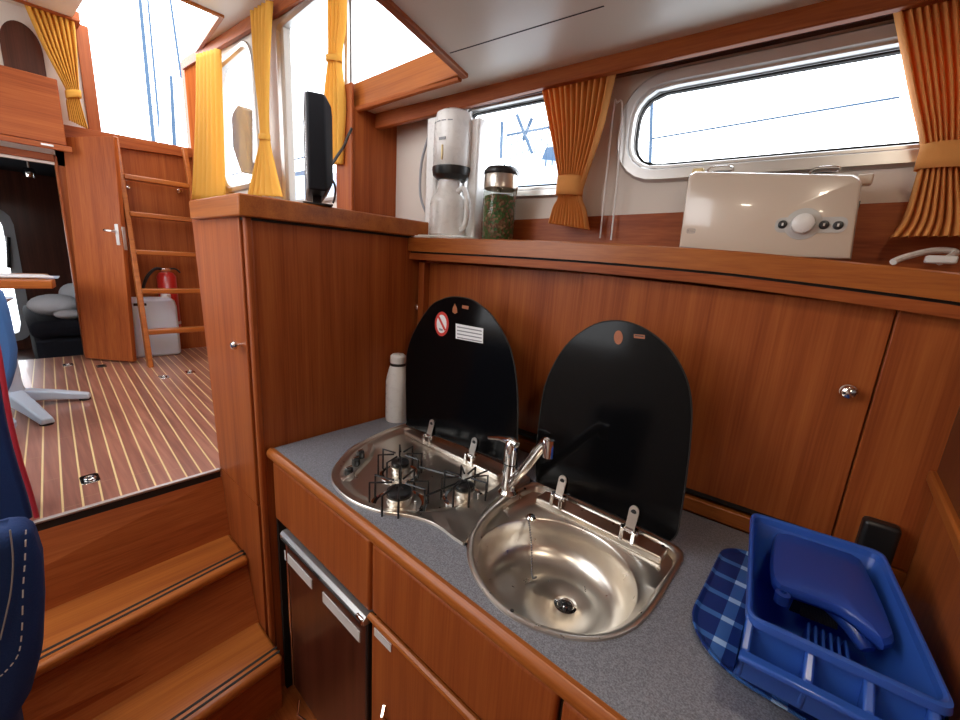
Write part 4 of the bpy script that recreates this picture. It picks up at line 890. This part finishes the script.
# ================================================================== TELEVISION
base = at(318, 150, 1, .60); dv = V((base.x, base.y, 0)).normalized(); dv = Matrix.Rotation(R(2.5), 3, 'Z') @ dv; sd = V((-dv.y, dv.x, 0))*-1
nz = at(317, 92, 1, .60).z; bz0 = 1.614
t = thing('television', 'slim black flat television seen edge-on standing on the tall cabinet', 'television', (base.x, base.y, bz0))
c = V((base.x, base.y, 0)); wl_ = .30
def tvring(f, i): return [c+dv*(i if k_ in (0, 3) else wl_-i)+sd*f+V((0, 0, (bz0+.03+i) if k_ in (0, 1) else (nz-i))) for k_ in range(4)]
MB().loft([tvring(-.026, .004), tvring(-.024, 0), tvring(.020, 0), tvring(.036, .02), tvring(.040, .04)], True, True, True).build('housing', 'tv', t, bevel=.004)
MB().loft([tvring(-.0275, .015), tvring(-.0255, .015)], True, True, True).build('screen', 'black_glass', t)
MB().loft([tvring(-.030, .001), tvring(-.0262, .001)], True, False, False).build('bezel', 'grey', t)
MB().obox(c+dv*wl_/2+V((0, 0, bz0+.002)), dv*.09, sd*.04, V((0, 0, .002))).build('stand', 'black', t)
MB().obox(c+dv*wl_/2+V((0, 0, bz0+.03)), dv*.025, sd*.012, V((0, 0, .03))).build('neck', 'black', t)
cb = [at(332, 164, 1, .80), at(338, 155, 1, .84), at(344, 146, 1, .88), at(348, 136, 1, .91), at(352, 128, 1, .922)]
tag(MB().tube(curve_pts(cb, 6), .005, 8).build('aerial_cable', 'black', org=cb[0]), 'black cable hanging from the wooden post behind the television', 'cable')
cb = [at(331, 178, 1, .80), at(335, 186, 1, .82), at(335, 196, 1, .84), at(333, 203, 1, .84)]
tag(MB().tube(curve_pts(cb, 6), .004, 8).build('power_cable', 'black', org=cb[0]), 'thin black power cable dropping behind the television to the cabinet top', 'cable')
q = at(341, 158, 1, .92)
tag(MB().lathe((q.x, .925, q.z), [(.010, 0), (.010, .006), (.006, .012), (0, .013)], 16, (0, -1, 0)).build('cable_socket', 'gold', org=(q.x, .925, q.z)), 'small round brass socket on the wooden post behind the television', 'socket')

# ================================================================== LADDER, DOOR, THINGS BEHIND
t = thing('ladder', 'red-brown wooden ladder with five treads under the companionway', 'ladder', (XB+.27, .76, ZS))
lf = at(149, 368, 2, ZS+.0); lt = at(113, 136, 0, XB+.13)
rt_ = V((lt.x, at(187, 158, 0, XB+.13).y-.02, lt.z+.02)); rf = V((lf.x, rt_.y, lf.z))
lk = at(143, 330, 0, lf.x-.01)
def stringer(a, b_, w=.026, d_=.06):
    MB().hexa([a+V((-d_, 0, 0)), a+V((0, 0, 0)), a+V((0, w, 0)), a+V((-d_, w, 0)), b_+V((-d_*.6, 0, 0)), b_, b_+V((0, w, 0)), b_+V((-d_*.6, w, 0))]).build('stringer', 'edge_y', t, bevel=.003)
stringer(lf, lt); stringer(rf, rt_)
for px in ((157, 181.5), (157, 216.5), (157, 253), (165, 291.5), (165, 331)):
    # tread height where the sight line meets the ladder's slope
    best = None
    for i in range(200):
        f = i/199; q = lerp(lf, lt, f); z = at(*px, 0, q.x).z
        if best is None or abs(z-q.z) < best[0]: best = (abs(z-q.z), q)
    q = best[1]; yR = lerp(rf, rt_, (q.z-lf.z)/(lt.z-lf.z)).y
    MB().box((q.x-.055, q.y+.022, q.z-.017), (q.x+.014, yR+.002, q.z+.014)).build('tread', 'edge_y', t, bevel=.006)
for px in ((128, 187), (180, 191)):
    q = at(*px, 0, XB+.03)
    tag(MB().lathe((XB, q.y, q.z), [(.014, 0), (.014, .006), (.007, .012), (.009, .022), (.015, .03), (.010, .04), (0, .042)], 16, (1, 0, 0)).build('wall_hook', 'chrome', org=(XB, q.y, q.z)), 'small chrome hook behind the top ladder tread, %s' % ('nearer the open wooden door' if px[0] < 150 else 'nearer the golden curtain'), 'hook', 'hooks behind the ladder')
# open door
a = at(85, 358, 2, ZS+.012); b_ = at(133, 362, 2, ZS+.012)
aT = at(62, 137, 0, a.x+.004); bT = at(113, 136, 0, b_.x-.05)
t = thing('door_1', 'cherry wood cabin door standing open left of the ladder', 'door', a); del t['category']; del t['label']; t['kind'] = 'structure'
nd = V((b_.y-a.y, -(b_.x-a.x), 0)).normalized()
if nd.x < 0: nd = -nd
th = nd*-.03
MB().hexa([a, b_, b_+th, a+th, aT, bT, bT+th, aT+th]).build('panel', 'wood_z', t, bevel=.003)
hd = hit(113, 231, a, nd)+nd*.001; e_ = (b_-a).normalized()
hd = hd+e_*.02
MB().obox(hd+e_*.006+V((0, 0, -.02)), e_*.011, nd*.002, V((0, 0, .062))).build('handle_plate', 'alu', t, bevel=.002)
MB().tube([hd, hd+nd*.035, hd+nd*.038-e_*.02, hd+nd*.034-e_*.04], .008, 10).build('handle', 'chrome', t)
lp = hit(121, 238, b_, V((0, 1, 0)))
MB().obox(lerp(b_, bT, .57)+e_*.001+th*.5, e_*.002, nd*.010, V((0, 0, .07))).build('latch_plate', 'alu', t)
# jerrycan and extinguisher behind the ladder
q = at(160, 356, 2, ZS)
t = thing('jerrycan', 'translucent white plastic jerrycan on the floor behind the ladder', 'jerrycan', (-3.61, .73, ZS))
jx0, jx1, jy0, jy1 = -3.71, -3.565, .525, .80; jh = at(160, 298, 0, -3.58).z
jr_ = lambda g, z: [V((x, y, z)) for x, y in rrect(jx0+g, jx1-g, jy0+g, jy1-g, .03, 6)]
MB().loft([jr_(.012, ZS+.001), jr_(0, ZS+.015), jr_(0, jh-.06), jr_(.008, jh-.02), jr_(.03, jh)], True, True, True).build('body', 'jerry', t)
MB().box((jx1-.006, jy0+.03, jh-.05), (jx1+.001, jy0+.10, jh-.032)).build('handle_slot', 'rubber', t, bevel=.004)
MB().lathe((-3.63, jy1-.05, jh-.002), [(.03, 0), (.03, .022), (.026, .026), (0, .026)], 20).build('cap', 'white', t)
e_t = at(166, 273, 0, -3.70); eb = at(167, 320, 0, -3.70)
t = thing('fire_extinguisher', 'red fire extinguisher with black hose mounted behind the ladder', 'fire extinguisher', (-3.70, e_t.y, eb.z-.05))
ex, ey = -3.70, e_t.y; er = .058
MB().lathe((ex, ey, eb.z-.10), [(er*.9, 0), (er, .008), (er, e_t.z-eb.z+.075), (er*.75, e_t.z-eb.z+.10), (er*.3, e_t.z-eb.z+.112)], 28).build('cylinder', 'red', t)
zz = e_t.z+.010
MB().box((ex-.012, ey-.03, zz), (ex+.012, ey+.03, zz+.022)).build('valve', 'chrome', t, bevel=.004)
hp = [V((ex, ey-.02, zz+.015)), at(155, 269, 0, -3.68), at(147, 277, 0, -3.66), at(143, 288, 0, -3.66)]
MB().tube(curve_pts(hp, 6), .010, 8).build('hose', 'black', t)
MB().tube(curve_pts([(ex, ey+.02, zz+.02), (ex, ey+.06, zz+.02), (ex, ey+.085, zz-.005)], 5), .006, 8).build('lever', 'black', t)
MB().lathe((ex, ey, eb.z-.03), [(er+.001, 0), (er+.002, .002), (er+.002, .020), (er+.001, .022)], 28, caps=False).build('bracket_strap', 'alu', t)

# floor lifting rings
for (px, py), nm in (((90, 479), 'near the floor edge above the steps'), ((101.5, 366), 'at the foot of the open wooden door'), ((68, 365), 'in front of the dark aft doorway'), ((164, 377), 'before the ladder foot'), ((190, 372), 'beside the tall cabinet by the ladder')):
    q = at(px, py, 2, ZS)
    mat = 'black' if px == 101.5 else 'chrome'
    t = thing('floor_ring', ('black' if mat == 'black' else 'chrome')+' flush lifting ring in the teak floor '+nm, 'floor ring', (q.x, q.y, ZS), 'lifting rings in the teak floor')
    MB().prism([(q.x+x, q.y+y, ZS-.001) for x, y in rrect(-.036, .036, -.024, .024, .012, 5)], (0, 0, .003)).build('plate', mat, t, bevel=.0008)
    MB().lathe((q.x, q.y, ZS+.0018), [(.017, 0), (.017, .0006), (0, .0007)], 18).build('recess', 'gap', t)
    MB().tube([(q.x+.015*math.cos(2*math.pi*k/18), q.y+.013*math.sin(2*math.pi*k/18), ZS+.0045+.001*math.cos(2*math.pi*k/18)) for k in range(18)], .0028, 8, closed=True).build('ring', mat, t)

# ================================================================== TABLE
zt_ = 1.245
tc_ = at(55, 279, 2, zt_)
t = thing('saloon_table', 'wooden saloon table on a pale star-foot pedestal at the left edge', 'table', (-2.9, -.05, ZS))
tr = (tc_.x, tc_.y)
MB().prism([(tr[0]-.5, tr[1]+.0, zt_-.045), (tr[0]-.5, tr[1]-.75, zt_-.045), (tr[0]+.12, tr[1]-.75, zt_-.045), (tr[0]+.12, tr[1]-.02, zt_-.045), (tr[0], tr[1], zt_-.045)], (0, 0, .045)).build('top', 'edge_y', t, bevel=.006)
fc_ = at(12, 396, 2, ZS+.05)
MB().lathe((fc_.x, fc_.y, ZS+.05), [(.06, 0), (.045, .03), (.040, .06), (.038, zt_-ZS-.12), (.07, zt_-ZS-.096)], 24).build('pedestal', 'pale_blue', t)
tips = [at(90, 395, 2, ZS+.02), at(48, 421, 2, ZS+.02), at(40, 389, 2, ZS+.03)]
for q in tips+[V((fc_.x-.25, fc_.y-.2, ZS+.02)), V((fc_.x+.05, fc_.y-.32, ZS+.02))]:
    d_ = V((q.x-fc_.x, q.y-fc_.y, 0)); L_ = d_.length; d_.normalize(); w_ = V((-d_.y, d_.x, 0)); c = V((fc_.x, fc_.y, ZS))
    mb = MB(); mb.loft([[c+w_*a1+V((0, 0, z)) for a1, z in ((-.04, .03), (.04, .03), (.032, .085), (-.032, .085))], [c+d_*L_*.55+w_*a1+V((0, 0, z)) for a1, z in ((-.03, .02), (.03, .02), (.024, .06), (-.024, .06))], [c+d_*L_+w_*a1+V((0, 0, z)) for a1, z in ((-.024, .006), (.024, .006), (.018, .032), (-.018, .032))]], True, True, True)
    lg = mb.build('foot', 'pale_blue', t, bevel=.006)
    MB().lathe(c+d_*(L_-.02), [(.022, 0), (.022, .008)], 14).build('pad', 'rubber', lg)
# papers on the table
for k, (mat, lbl, dx, dy, ang) in enumerate((('paper', 'open white chart booklet lying on the saloon table corner', -.10, -.16, 8), ('paper_blue', 'blue-grey printed sheet under the white booklet on the saloon table', -.13, -.12, -6))):
    z = zt_+(.006 if k == 0 else .001); c = V((tr[0]+dx, tr[1]+dy, z)); a = R(ang); u_ = V((math.cos(a), math.sin(a), 0)); v_ = V((-math.sin(a), math.cos(a), 0))
    tag(MB().obox(c+V((0, 0, .003 if k == 0 else .0018)), u_*.10, v_*.145, V((0, 0, .003 if k == 0 else .0018))).build('chart_booklet' if k == 0 else 'printed_sheet', mat, org=c), lbl, 'booklet' if k == 0 else 'sheet')

# ================================================================== BLUE SEATS
def cushion(name, pts8, mat, par, bevel=.03): return MB().hexa(pts8).build(name, mat, par, bevel=bevel, seg=5)
xf = -.72
t = thing('bench_seat', 'dark blue upholstered bench seat in the lower left foreground in front of the steps', 'seat', (-.9, -.40, 0))
xf = -.72
g = lambda x, y, xx_=xf: at(x, y, 0, xx_)
yr = g(41, 600).y; zt2 = g(10, 522).z
P = [(g(28, 528).y, g(28, 528).z), (g(40, 565).y, g(40, 565).z), (g(42.5, 610).y, g(42.5, 610).z), (g(40.5, 660).y, g(40.5, 660).z), (g(30, 700).y, g(30, 700).z), (g(16, 724).y, g(16, 724).z), (g(6, 800).y, .0), (-.72, .0), (-.72, zt2)]
mb = MB()
mb.loft([[V((xf+.0, y, z)) for y, z in P], [V((xf-.04, y+.005, z)) for y, z in P], [V((xf-.06, y+.003, z)) for y, z in P]], True, True, True)
sb_ = mb.build('cushion', 'blue_up', t, bevel=.02, seg=4)
sm1 = [at(x, y, 0, xf+.003) for x, y in ((10, 530), (13, 560), (11, 590), (6, 615), (0, 640))]
MB().tube(curve_pts(sm1, 5), .0009, 6).build('seam', 'grey', sb_)
sm2 = [at(x, y, 0, xf+.003) for x, y in ((26, 530), (25, 560), (23, 590), (22, 630), (18, 655), (5, 672), (-5, 680))]
for q1, q2 in zip(curve_pts(sm2, 5)[::2], curve_pts(sm2, 5)[1::2]): MB().tube([q1, q2], .0008, 6).build('stitch', 'linen', sb_)
t = thing('seat_back', 'dark blue backrest with red piping standing at the edge of the teak floor', 'seat', (-1.65, -.3, ZS))
xk = -1.60
g2 = lambda x, y: at(x, y, 0, xk)
P = [g2(-14, 300), g2(-3, 345), g2(3, 380), g2(10, 420), g2(20, 460), g2(30, 492), g2(38, 522)]
P = [V((xk, p.y, p.z)) for p in P]; back = [V((xk, -.62, P[-1].z)), V((xk, -.62, P[0].z))]
MB().prism([p+V((0, -.008, 0)) for p in P]+back, (-.09, 0, 0)).build('cushion', 'blue_up', t, bevel=.012, seg=3)
MB().tube(curve_pts(P, 4), .0055, 10).build('piping', 'piping', t)
MB().prism([p+V((-.09, 0, 0)) for p in P]+[b__+V((-.09, 0, 0)) for b__ in back], (-.004, 0, 0)).build('back_shell', 'navy', t)
t = thing('dinette_chair', 'blue upholstered chair, coloured brighter as lit, at the saloon table on the left edge', 'chair', (-2.3, -.2, ZS))
xk2 = -2.2; g3 = lambda x, y: at(x, y, 0, xk2)
P = [g3(-2, 288), g3(4, 294), g3(10, 312), g3(15, 335), g3(18, 350), g3(17, 368), g3(12, 385), g3(6, 398), g3(0, 410)]
P = [V((xk2, p.y, p.z)) for p in P]
MB().prism(P+[V((xk2, -.5, P[-1].z)), V((xk2, -.5, P[0].z))], (-.10, 0, 0)).build('backrest', 'blue_lit', t, bevel=.02, seg=4)
MB().box((-2.75, -.5, ZS+.36), (-2.31, P[-1].y, ZS+.46)).build('seat', 'blue_lit', t, bevel=.025, seg=4)
MB().lathe((-2.5, -.22, ZS), [(.18, 0), (.18, .02), (.04, .04), (.035, .36)], 24).build('pedestal', 'pale_blue', t)

# ================================================================== AFT CABIN CONTENTS
t = thing('berth', 'dark navy berth in the shadowy aft cabin beyond the doorway', 'bed', (-4.9, .2, ZS-.3))
zt_b = at(40, 322, 0, -4.32).z; by0 = at(28, 322, 0, -4.32).y
MB().box((-5.6, by0+.02, ZS-.30), (-4.35, 1.1, zt_b-.13)).build('base', 'navy', t, bevel=.03)
MB().box((-5.6, by0, zt_b-.13), (-4.32, 1.1, zt_b)).build('mattress', 'navy', t, bevel=.05, seg=4)
for nm, lbl, px, xx_, sc in (('pillow', 'white pillow on the dark berth seen left of the open door', (55, 303), -4.62, (.16, .155, .085)), ('folded_towel', 'small white folded towel at the front edge of the dark berth beside the open door', (70, 320), -4.42, (.07, .085, .035)), ('cushion', 'small white cushion at the back of the berth, higher than the pillow', (72, 279), -5.1, (.09, .10, .10))):
    q = at(*px, 0, xx_)
    o = MB().ball((q.x, q.y, zt_b+sc[2]+.001 if nm != 'cushion' else zt_b+.12), 1, 20, sc).build(nm, 'linen', org=(q.x, q.y, zt_b)); tag(o, lbl, nm.split('_')[-1])
# aft cabin window in the stern wall
oo = lambda g, x: [V((x, p.x, p.y)) for p in polar(rrect(STW[0]-g, STW[1]+g, STW[2]-g, STW[3]+g, .06+g), ((STW[0]+STW[1])/2, (STW[2]+STW[3])/2), 96)]
w = struct(MB().loft([oo(.07, -5.859), oo(.07, -5.83), oo(.0, -5.83), oo(-.002, -5.90), oo(.07, -5.859)]).build('window_6', 'grey'))
MB().prism(oo(-.003, -5.885), (.004, 0, 0)).build('pane', 'glass', w)
MB().tube([at(8, 237, 0, -5.8), at(9, 268, 0, -5.8)], .015).build('handle', 'black', w)
q = at(30, 176, 0, -4.3)
t = thing('reading_lamp', 'small chrome spotlight under the aft cabin ceiling in the dark doorway', 'lamp', (q.x, q.y, 2.03))
MB().lathe((q.x, q.y, q.z-.01), [(.03, 0), (.035, .03), (.025, .06), (0, .062)], 20).build('head', 'chrome', t)
MB().tube([(q.x, q.y, q.z+.05), (q.x, q.y, 2.03)], .008).build('stem', 'chrome', t)
# upper left locker; a flat dark panel stands in for the shaded alcove
x_ = XB+.15
t = thing('overhead_locker', 'brown wooden locker above the aft doorway at the far left', 'cabinet', (x_, .1, zcab_b))
yR_ = at(60, 100, 0, x_).y; y0_ = -.4
MB().hexa([(XB+.002, y0_, zcab_b), (x_, y0_, zcab_b), (x_, yR_, zcab_b), (XB+.002, yR_, zcab_b), (XB+.002, y0_, zcab_t), (x_, y0_, zcab_t), (x_, yR_, zcab_t), (XB+.002, yR_, zcab_t)]).build('body', 'wood_y', t, bevel=.003)
MB().box((x_-.002, y0_, zcab_b-.035), (x_+.012, yR_+.02, zcab_b-.004)).build('lower_rail', 'wood_y', t, bevel=.003)
q = at(47, 143, 0, x_+.02); MB().box((x_+.010, q.y-.025, zcab_b-.022), (x_+.02, q.y+.025, zcab_b-.012)).build('catch', 'alu', t)
ay0, ay1 = at(1, 50, 0, XB).y, at(44, 60, 0, XB).y; az1 = at(22, 23, 0, XB).z
ar = [(ay1, zcab_t-.02)]+[((ay0+ay1)/2+(ay1-ay0)/2*math.cos(R(a)), az1-.13+.13*math.sin(R(a))) for a in range(0, 181, 10)]+[(ay0, zcab_t-.02)]
tag(MB().prism([(XB+.001, y, z) for y, z in ar], (.012, 0, 0)).build('alcove_shade', 'dark_wood', org=(XB, (ay0+ay1)/2, zcab_t), bevel=.003), 'dark arched panel standing in for the shaded alcove above the far left locker', 'panel')
a = at(22, 5, 0, XB+.15); b_ = at(80, 20, 0, XB+.15); zz = (a.z+b_.z)/2
mb = MB(); mb.box((XB+.13, -.5, zz), (XB+.155, b_.y, zz+.05)); mb.box((XB-.01, b_.y-.025, zz), (XB+.13, b_.y, zz+.05)); struct(mb.build('trim_18', 'wood_y', bevel=.003))

# ================================================================== DISH RACK, TRAY
a = V((-.092, .775)); 
tw = rrect(-.097, .165, .632, .985, (.045, .05, .105, .045), 8)
tin = lambda g: [V((p.x, p.y)) for p in inset([V(q) for q in tw], (.03, .8), g)]
t = tag(MB().loft([up3(tin(.010), ZW+.0012), up3(tin(.001), ZW+.008), up3(tin(0), ZW+.0115), up3(tin(.003), ZW+.012), up3(tin(.010), ZW+.008), up3(tin(.02), ZW+.0075)], True, True, True).build('serving_tray', 'plaid', org=(.03, .8, ZW), sharp=12), 'blue plaid tray with rounded corners lying under the dish rack', 'tray')
ZR = ZW+.135; zb0 = ZW+.0135
t = thing('dish_rack', 'translucent blue plastic dish rack tub standing on the plaid tray', 'dish rack', (.05, .8, zb0))
rk = [at(755, 514, 2, ZR), at(881, 553, 2, ZR), at(962, 712, 2, ZR-.0), at(752, 614, 2, ZR-.0)]
# tub plan (rim): back-left, back-right, front-right, front-left
BL, BR, FR, FL = (V((p.x, p.y)) for p in rk)
BR = V((min(BR.x, .150), BR.y)); FR = V((.172, .632)); FL = V((rk[3].x, rk[3].y))
cen = (BL+BR+FR+FL)/4
def quad(f, dz, r=.02, front=0):
    Q = [cen+(p-cen)*f for p in (BL, BR, FR, FL)]
    out = []
    for i in range(4):
        p, pv, nx = Q[i], Q[i-1], Q[(i+1) % 4]
        d0 = (pv-p).normalized()*r; d1 = (nx-p).normalized()*r
        for k_ in range(7):
            s = k_/6; out.append((p+d0)*(1-s)**2+p*2*s*(1-s)+(p+d1)*s*s)
    return [V((p.x, p.y, dz)) for p in out]
MB().loft([quad(.84, zb0), quad(.99, ZR-.010), quad(1.0, ZR-.003), quad(1.03, ZR), quad(1.06, ZR-.001), quad(1.07, ZR-.010), quad(1.06, ZR-.010), quad(1.02, ZR-.006), quad(.97, ZR-.016), quad(.82, zb0+.004)], True, True, True).build('tub', 'blue_tub', t)
# front cutlery trough with dividers
fe = (FR-FL); fl_ = fe.length; fe.normalize(); fn = V((fe.y, -fe.x));  fn = fn if fn.y < 0 else -fn
def fp(u, v, z): q = FL+fe*u+fn*v; return V((q.x, q.y, z))
MB().loft([[fp(u, -.004, ZR-.002), fp(u, .004, ZR-.006), fp(u, .014, zb0+.050), fp(u, .026, zb0+.048), fp(u, .034, ZR-.030), fp(u, .052, ZR-.028), fp(u, .053, ZR-.036), fp(u, .037, ZR-.037), fp(u, .03, zb0+.042), fp(u, .012, zb0+.044), fp(u, -.004, ZR-.014)] for u in (-.006, fl_)], True, True, True).build('cutlery_trough', 'blue_tub', t, bevel=.003)
for u in (-.004, .062, .118, .172):
    MB().hexa([fp(u, .004, zb0+.045), fp(u+.007, .004, zb0+.045), fp(u+.007, .032, zb0+.045), fp(u, .032, zb0+.045), fp(u-.002, .002, ZR-.006), fp(u+.009, .002, ZR-.006), fp(u+.009, .038, ZR-.029), fp(u-.002, .038, ZR-.029)]).build('divider', 'blue_tub', t, bevel=.003)
# plate ribs in the tub floor
ra = at(806, 640, 2, zb0+.055); rb = at(846, 652, 2, zb0+.055)
for k in range(6):
    x = lerp(ra.x, rb.x, k/5); y = FL.y+.095
    MB().hexa([(x, y-.02, zb0+.003), (x+.004, y-.02, zb0+.003), (x+.004, y+.085, zb0+.003), (x, y+.085, zb0+.003), (x, y-.012, zb0+.062), (x+.004, y-.012, zb0+.062), (x+.004, y+.06, zb0+.045), (x, y+.06, zb0+.045)]).build('plate_rib', 'blue_tub', t, bevel=.0015)
# scoop and brush lying in the tub
def P3(x, y, z): return at(x, y, 2, z)
zs_ = ZR-.022
out = [P3(x, y, zs_) for x, y in ((777, 533), (790, 526), (820, 534), (850, 546), (872, 580), (893, 630), (890, 641), (878, 640), (862, 622), (838, 606), (800, 592), (778, 584), (772, 570), (773, 548))]
cx_ = V((sum(p.x for p in out)/len(out), sum(p.y for p in out)/len(out)))
sh = polar(smooth_closed([(p.x, p.y) for p in out]), (cx_.x, cx_.y), 64)
ins_ = lambda f, z: up3([cx_+(p-cx_)*f for p in sh], z)
t2 = thing('scoop', 'deep blue plastic scoop lying upside down in the dish rack', 'scoop', (cx_.x, cx_.y, zb0+.03))
MB().loft([ins_(.97, zs_-.016), ins_(1.0, zs_-.011), ins_(1.0, zs_-.005), ins_(.96, zs_), ins_(.88, zs_+.002), ins_(.80, zs_+.004), ins_(.4, zs_+.005), ins_(.02, zs_+.005)], True, False, True).build('shell', 'blue_deep', t2, solid=.002)
q = P3(784, 590, zs_); MB().lathe((q.x, q.y, zs_-.022), [(.010, 0), (.010, .016), (.004, .018), (.004, .004), (0, .004)], 16).build('hanging_eye', 'blue_deep', t2)
hp = curve_pts([P3(800, 594, zs_-.02), P3(828, 602, zs_-.02), P3(850, 622, zs_-.025), P3(868, 650, zs_-.04)], 6)
t3 = thing('dish_brush', 'dark blue brush with curved handle under the scoop in the dish rack', 'brush', hp[0]-V((0, 0, .03)))
MB().tube(hp, [.007+.006*math.sin(math.pi*i/(len(hp)-1))+.003 for i in range(len(hp))], 12).build('handle', 'blue_deep', t3)
mbb = MB()
for i in range(26):
    q = lerp(hp[0], hp[8], i/25)
    for dx in (-.004, .004): mbb.tube([q+V((dx, 0, -.004)), q+V((dx*1.8, -.006, -.032))], .0011, 5)
mbb.build('bristles', 'black', t3)

# ================================================================== OUTSIDE
for lbl, p1, p2, xx, rr_, mat in (('tall blue-grey mast seen through the companionway, left of the pair', (139, -10), (153, 136), -9, .028, 'outdoor'), ('thinner blue-grey mast seen through the companionway, right of the pair', (147, -10), (160, 136), -11, .02, 'outdoor'),
        ('short mast tip high in the companionway opening', (169, -10), (176, 40), -10, .02, 'outdoor'), ('dark blue post standing low in the companionway opening', (171, 76), (174, 134), -8, .025, 'outdoor'), ('wide pale blue post low in the companionway opening', (162, 92), (164, 138), -8, .05, 'outdoor_l')):
    a = at(*p1, 0, xx); b_ = at(*p2, 0, xx); b_ = b_+(b_-a).normalized()*.6
    tag(MB().tube([b_, lerp(b_, a, .5), a], [rr_, rr_, rr_*.8], 10).build('mast', mat, org=b_), lbl, 'mast', 'masts beyond the companionway')
for lbl, px in (('blue-grey rigging line outside the left hull window, upright one', ((502, 122), (501, 158))), ('blue-grey spar slanting outside the left hull window', ((517, 115), (532, 153))), ('short blue-grey stay crossing the slanted spar outside the left hull window', ((532, 118), (523, 140)))):
    a = at(*px[0], 1, 5.0); b_ = at(*px[1], 1, 5.0)
    tag(MB().tube([b_, lerp(a, b_, .5), a], .024, 8).build('spar', 'outdoor', org=b_), lbl, 'spar', 'spars outside the left hull window')
for nm, lbl, p1, p2, r_ in (('guard_wire', 'thin pale guard wire outside the right-hand hull window', (650, 139), (900, 97), .006), ('rope', 'short dark rope hanging outside the left end of the right-hand hull window', (652, 94), (650, 168), .012)):
    a = at(*p1, 1, 3.2); b_ = at(*p2, 1, 3.2); tag(MB().tube([a, b_], r_, 8).build(nm, 'outdoor', org=b_), lbl, nm.split('_')[-1])
def boat(label, px0, px1, ydist, deck_px):
    a = at(*px0, 1, ydist); b_ = at(*px1, 1, ydist); zc = at(*deck_px, 1, ydist).z; zk = min(a.z, b_.z)-.9
    x0, x1 = min(a.x, b_.x), max(a.x, b_.x); L_ = x1-x0
    t = thing('moored_boat', label, 'boat', ((x0+x1)/2, ydist+.8, zk))
    rings = []
    for i in range(9):
        f = i/8; w_ = 1.3*math.sin(math.pi*min(1, .12+.88*f*.9))**.6; x = x0+L_*f
        rings.append([V((x, ydist+.9-w_, zc-.0)), V((x, ydist+.9-w_*.85, zc-.5)), V((x, ydist+.9, zk)), V((x, ydist+.9+w_*.85, zc-.5)), V((x, ydist+.9+w_, zc))])
    MB().loft(rings, True, True, True).build('hull', 'outdoor_l', t)
    cb_ = MB().hexa([(x0+L_*.3, ydist+.4, zc), (x0+L_*.7, ydist+.4, zc), (x0+L_*.7, ydist+1.4, zc), (x0+L_*.3, ydist+1.4, zc), (x0+L_*.36, ydist+.5, zc+.4), (x0+L_*.62, ydist+.5, zc+.4), (x0+L_*.62, ydist+1.3, zc+.4), (x0+L_*.36, ydist+1.3, zc+.4)]).build('deckhouse', 'outdoor', t, bevel=.03)
    mbr = MB()
    for i in range(9):
        x = x0+L_*(.1+.8*i/8); mbr.tube([(x, ydist-.2, zc-.1), (x, ydist-.2, zc+.45)], .01, 6)
    mbr.tube([(x0+L_*.1, ydist-.2, zc+.45), (x0+L_*.9, ydist-.2, zc+.45)], .02, 6); mbr.build('guard_rail', 'outdoor', t)
o_ = [at(x, y, 1, 2.6) for x, y in ((229, 112), (234, 104), (240, 108), (246, 130), (251, 168), (247, 172), (238, 172), (231, 150))]
mb = MB(); mb.loft([[p+V((0, d_, 0))+(sum(o_, V())/8-p)*k_ for p in o_] for d_, k_ in ((0, .25), (.05, 0), (.35, 0), (.4, .25))], True, True, True)
tag(mb.build('canvas_cover', 'cover', org=sum(o_, V())/8), 'grey-brown canvas cover outside the rounded pilothouse window', 'cover')
boat('pale hazy boat moored outside the left hull window', (505, 188), (565, 170), 6.0, (530, 165))
boat('pale hazy boat moored outside the pilothouse side window', (225, 190), (350, 185), 6.0, (320, 175))

# ================================================================== LIGHT
w = bpy.data.worlds.new('sky'); SC.world = w; w.use_nodes = True; nt = w.node_tree; bg = nt.nodes['Background']
tc = nt.nodes.new('ShaderNodeTexCoord'); sx = nt.nodes.new('ShaderNodeSeparateXYZ'); nt.links.new(tc.outputs['Generated'], sx.inputs[0])
rp = ramp(nt, [(.35, (.42, .46, .50)), (.5, (.98, .98, 1)), (1, (.90, .95, 1))]); mr = nt.nodes.new('ShaderNodeMapRange'); mr.inputs['From Min'].default_value = -1; nt.links.new(sx.outputs['Z'], mr.inputs['Value']); nt.links.new(mr.outputs['Result'], rp.inputs[0]); nt.links.new(rp.outputs[0], bg.inputs['Color'])
bg.inputs['Strength'].default_value = 5
def lamp(loc, energy, size, col=(1, .86, .68)):
    l = bpy.data.lights.new('ceiling_lamp_light', 'AREA'); l.shape = 'DISK'; l.size = size; l.energy = energy; l.color = col; o = bpy.data.objects.new('ceiling_lamp_light', l); COL.objects.link(o); o.location = loc; return o
for x, y in ((.15, .35), (-.45, -.35), (.7, -.5)):
    lamp((x, y, ZC-.012), 2.2, .12)
SC.view_settings.view_transform = 'Standard'; SC.view_settings.look = 'None'; SC.view_settings.gamma = 1; SC.view_settings.exposure = .22
SC.cycles.use_denoising = True
SC.cycles.max_bounces = 10; SC.cycles.diffuse_bounces = 6; SC.cycles.glossy_bounces = 5; SC.cycles.transparent_max_bounces = 12
SC.cycles.sample_clamp_indirect = 6; SC.cycles.caustics_reflective = False; SC.cycles.caustics_refractive = False
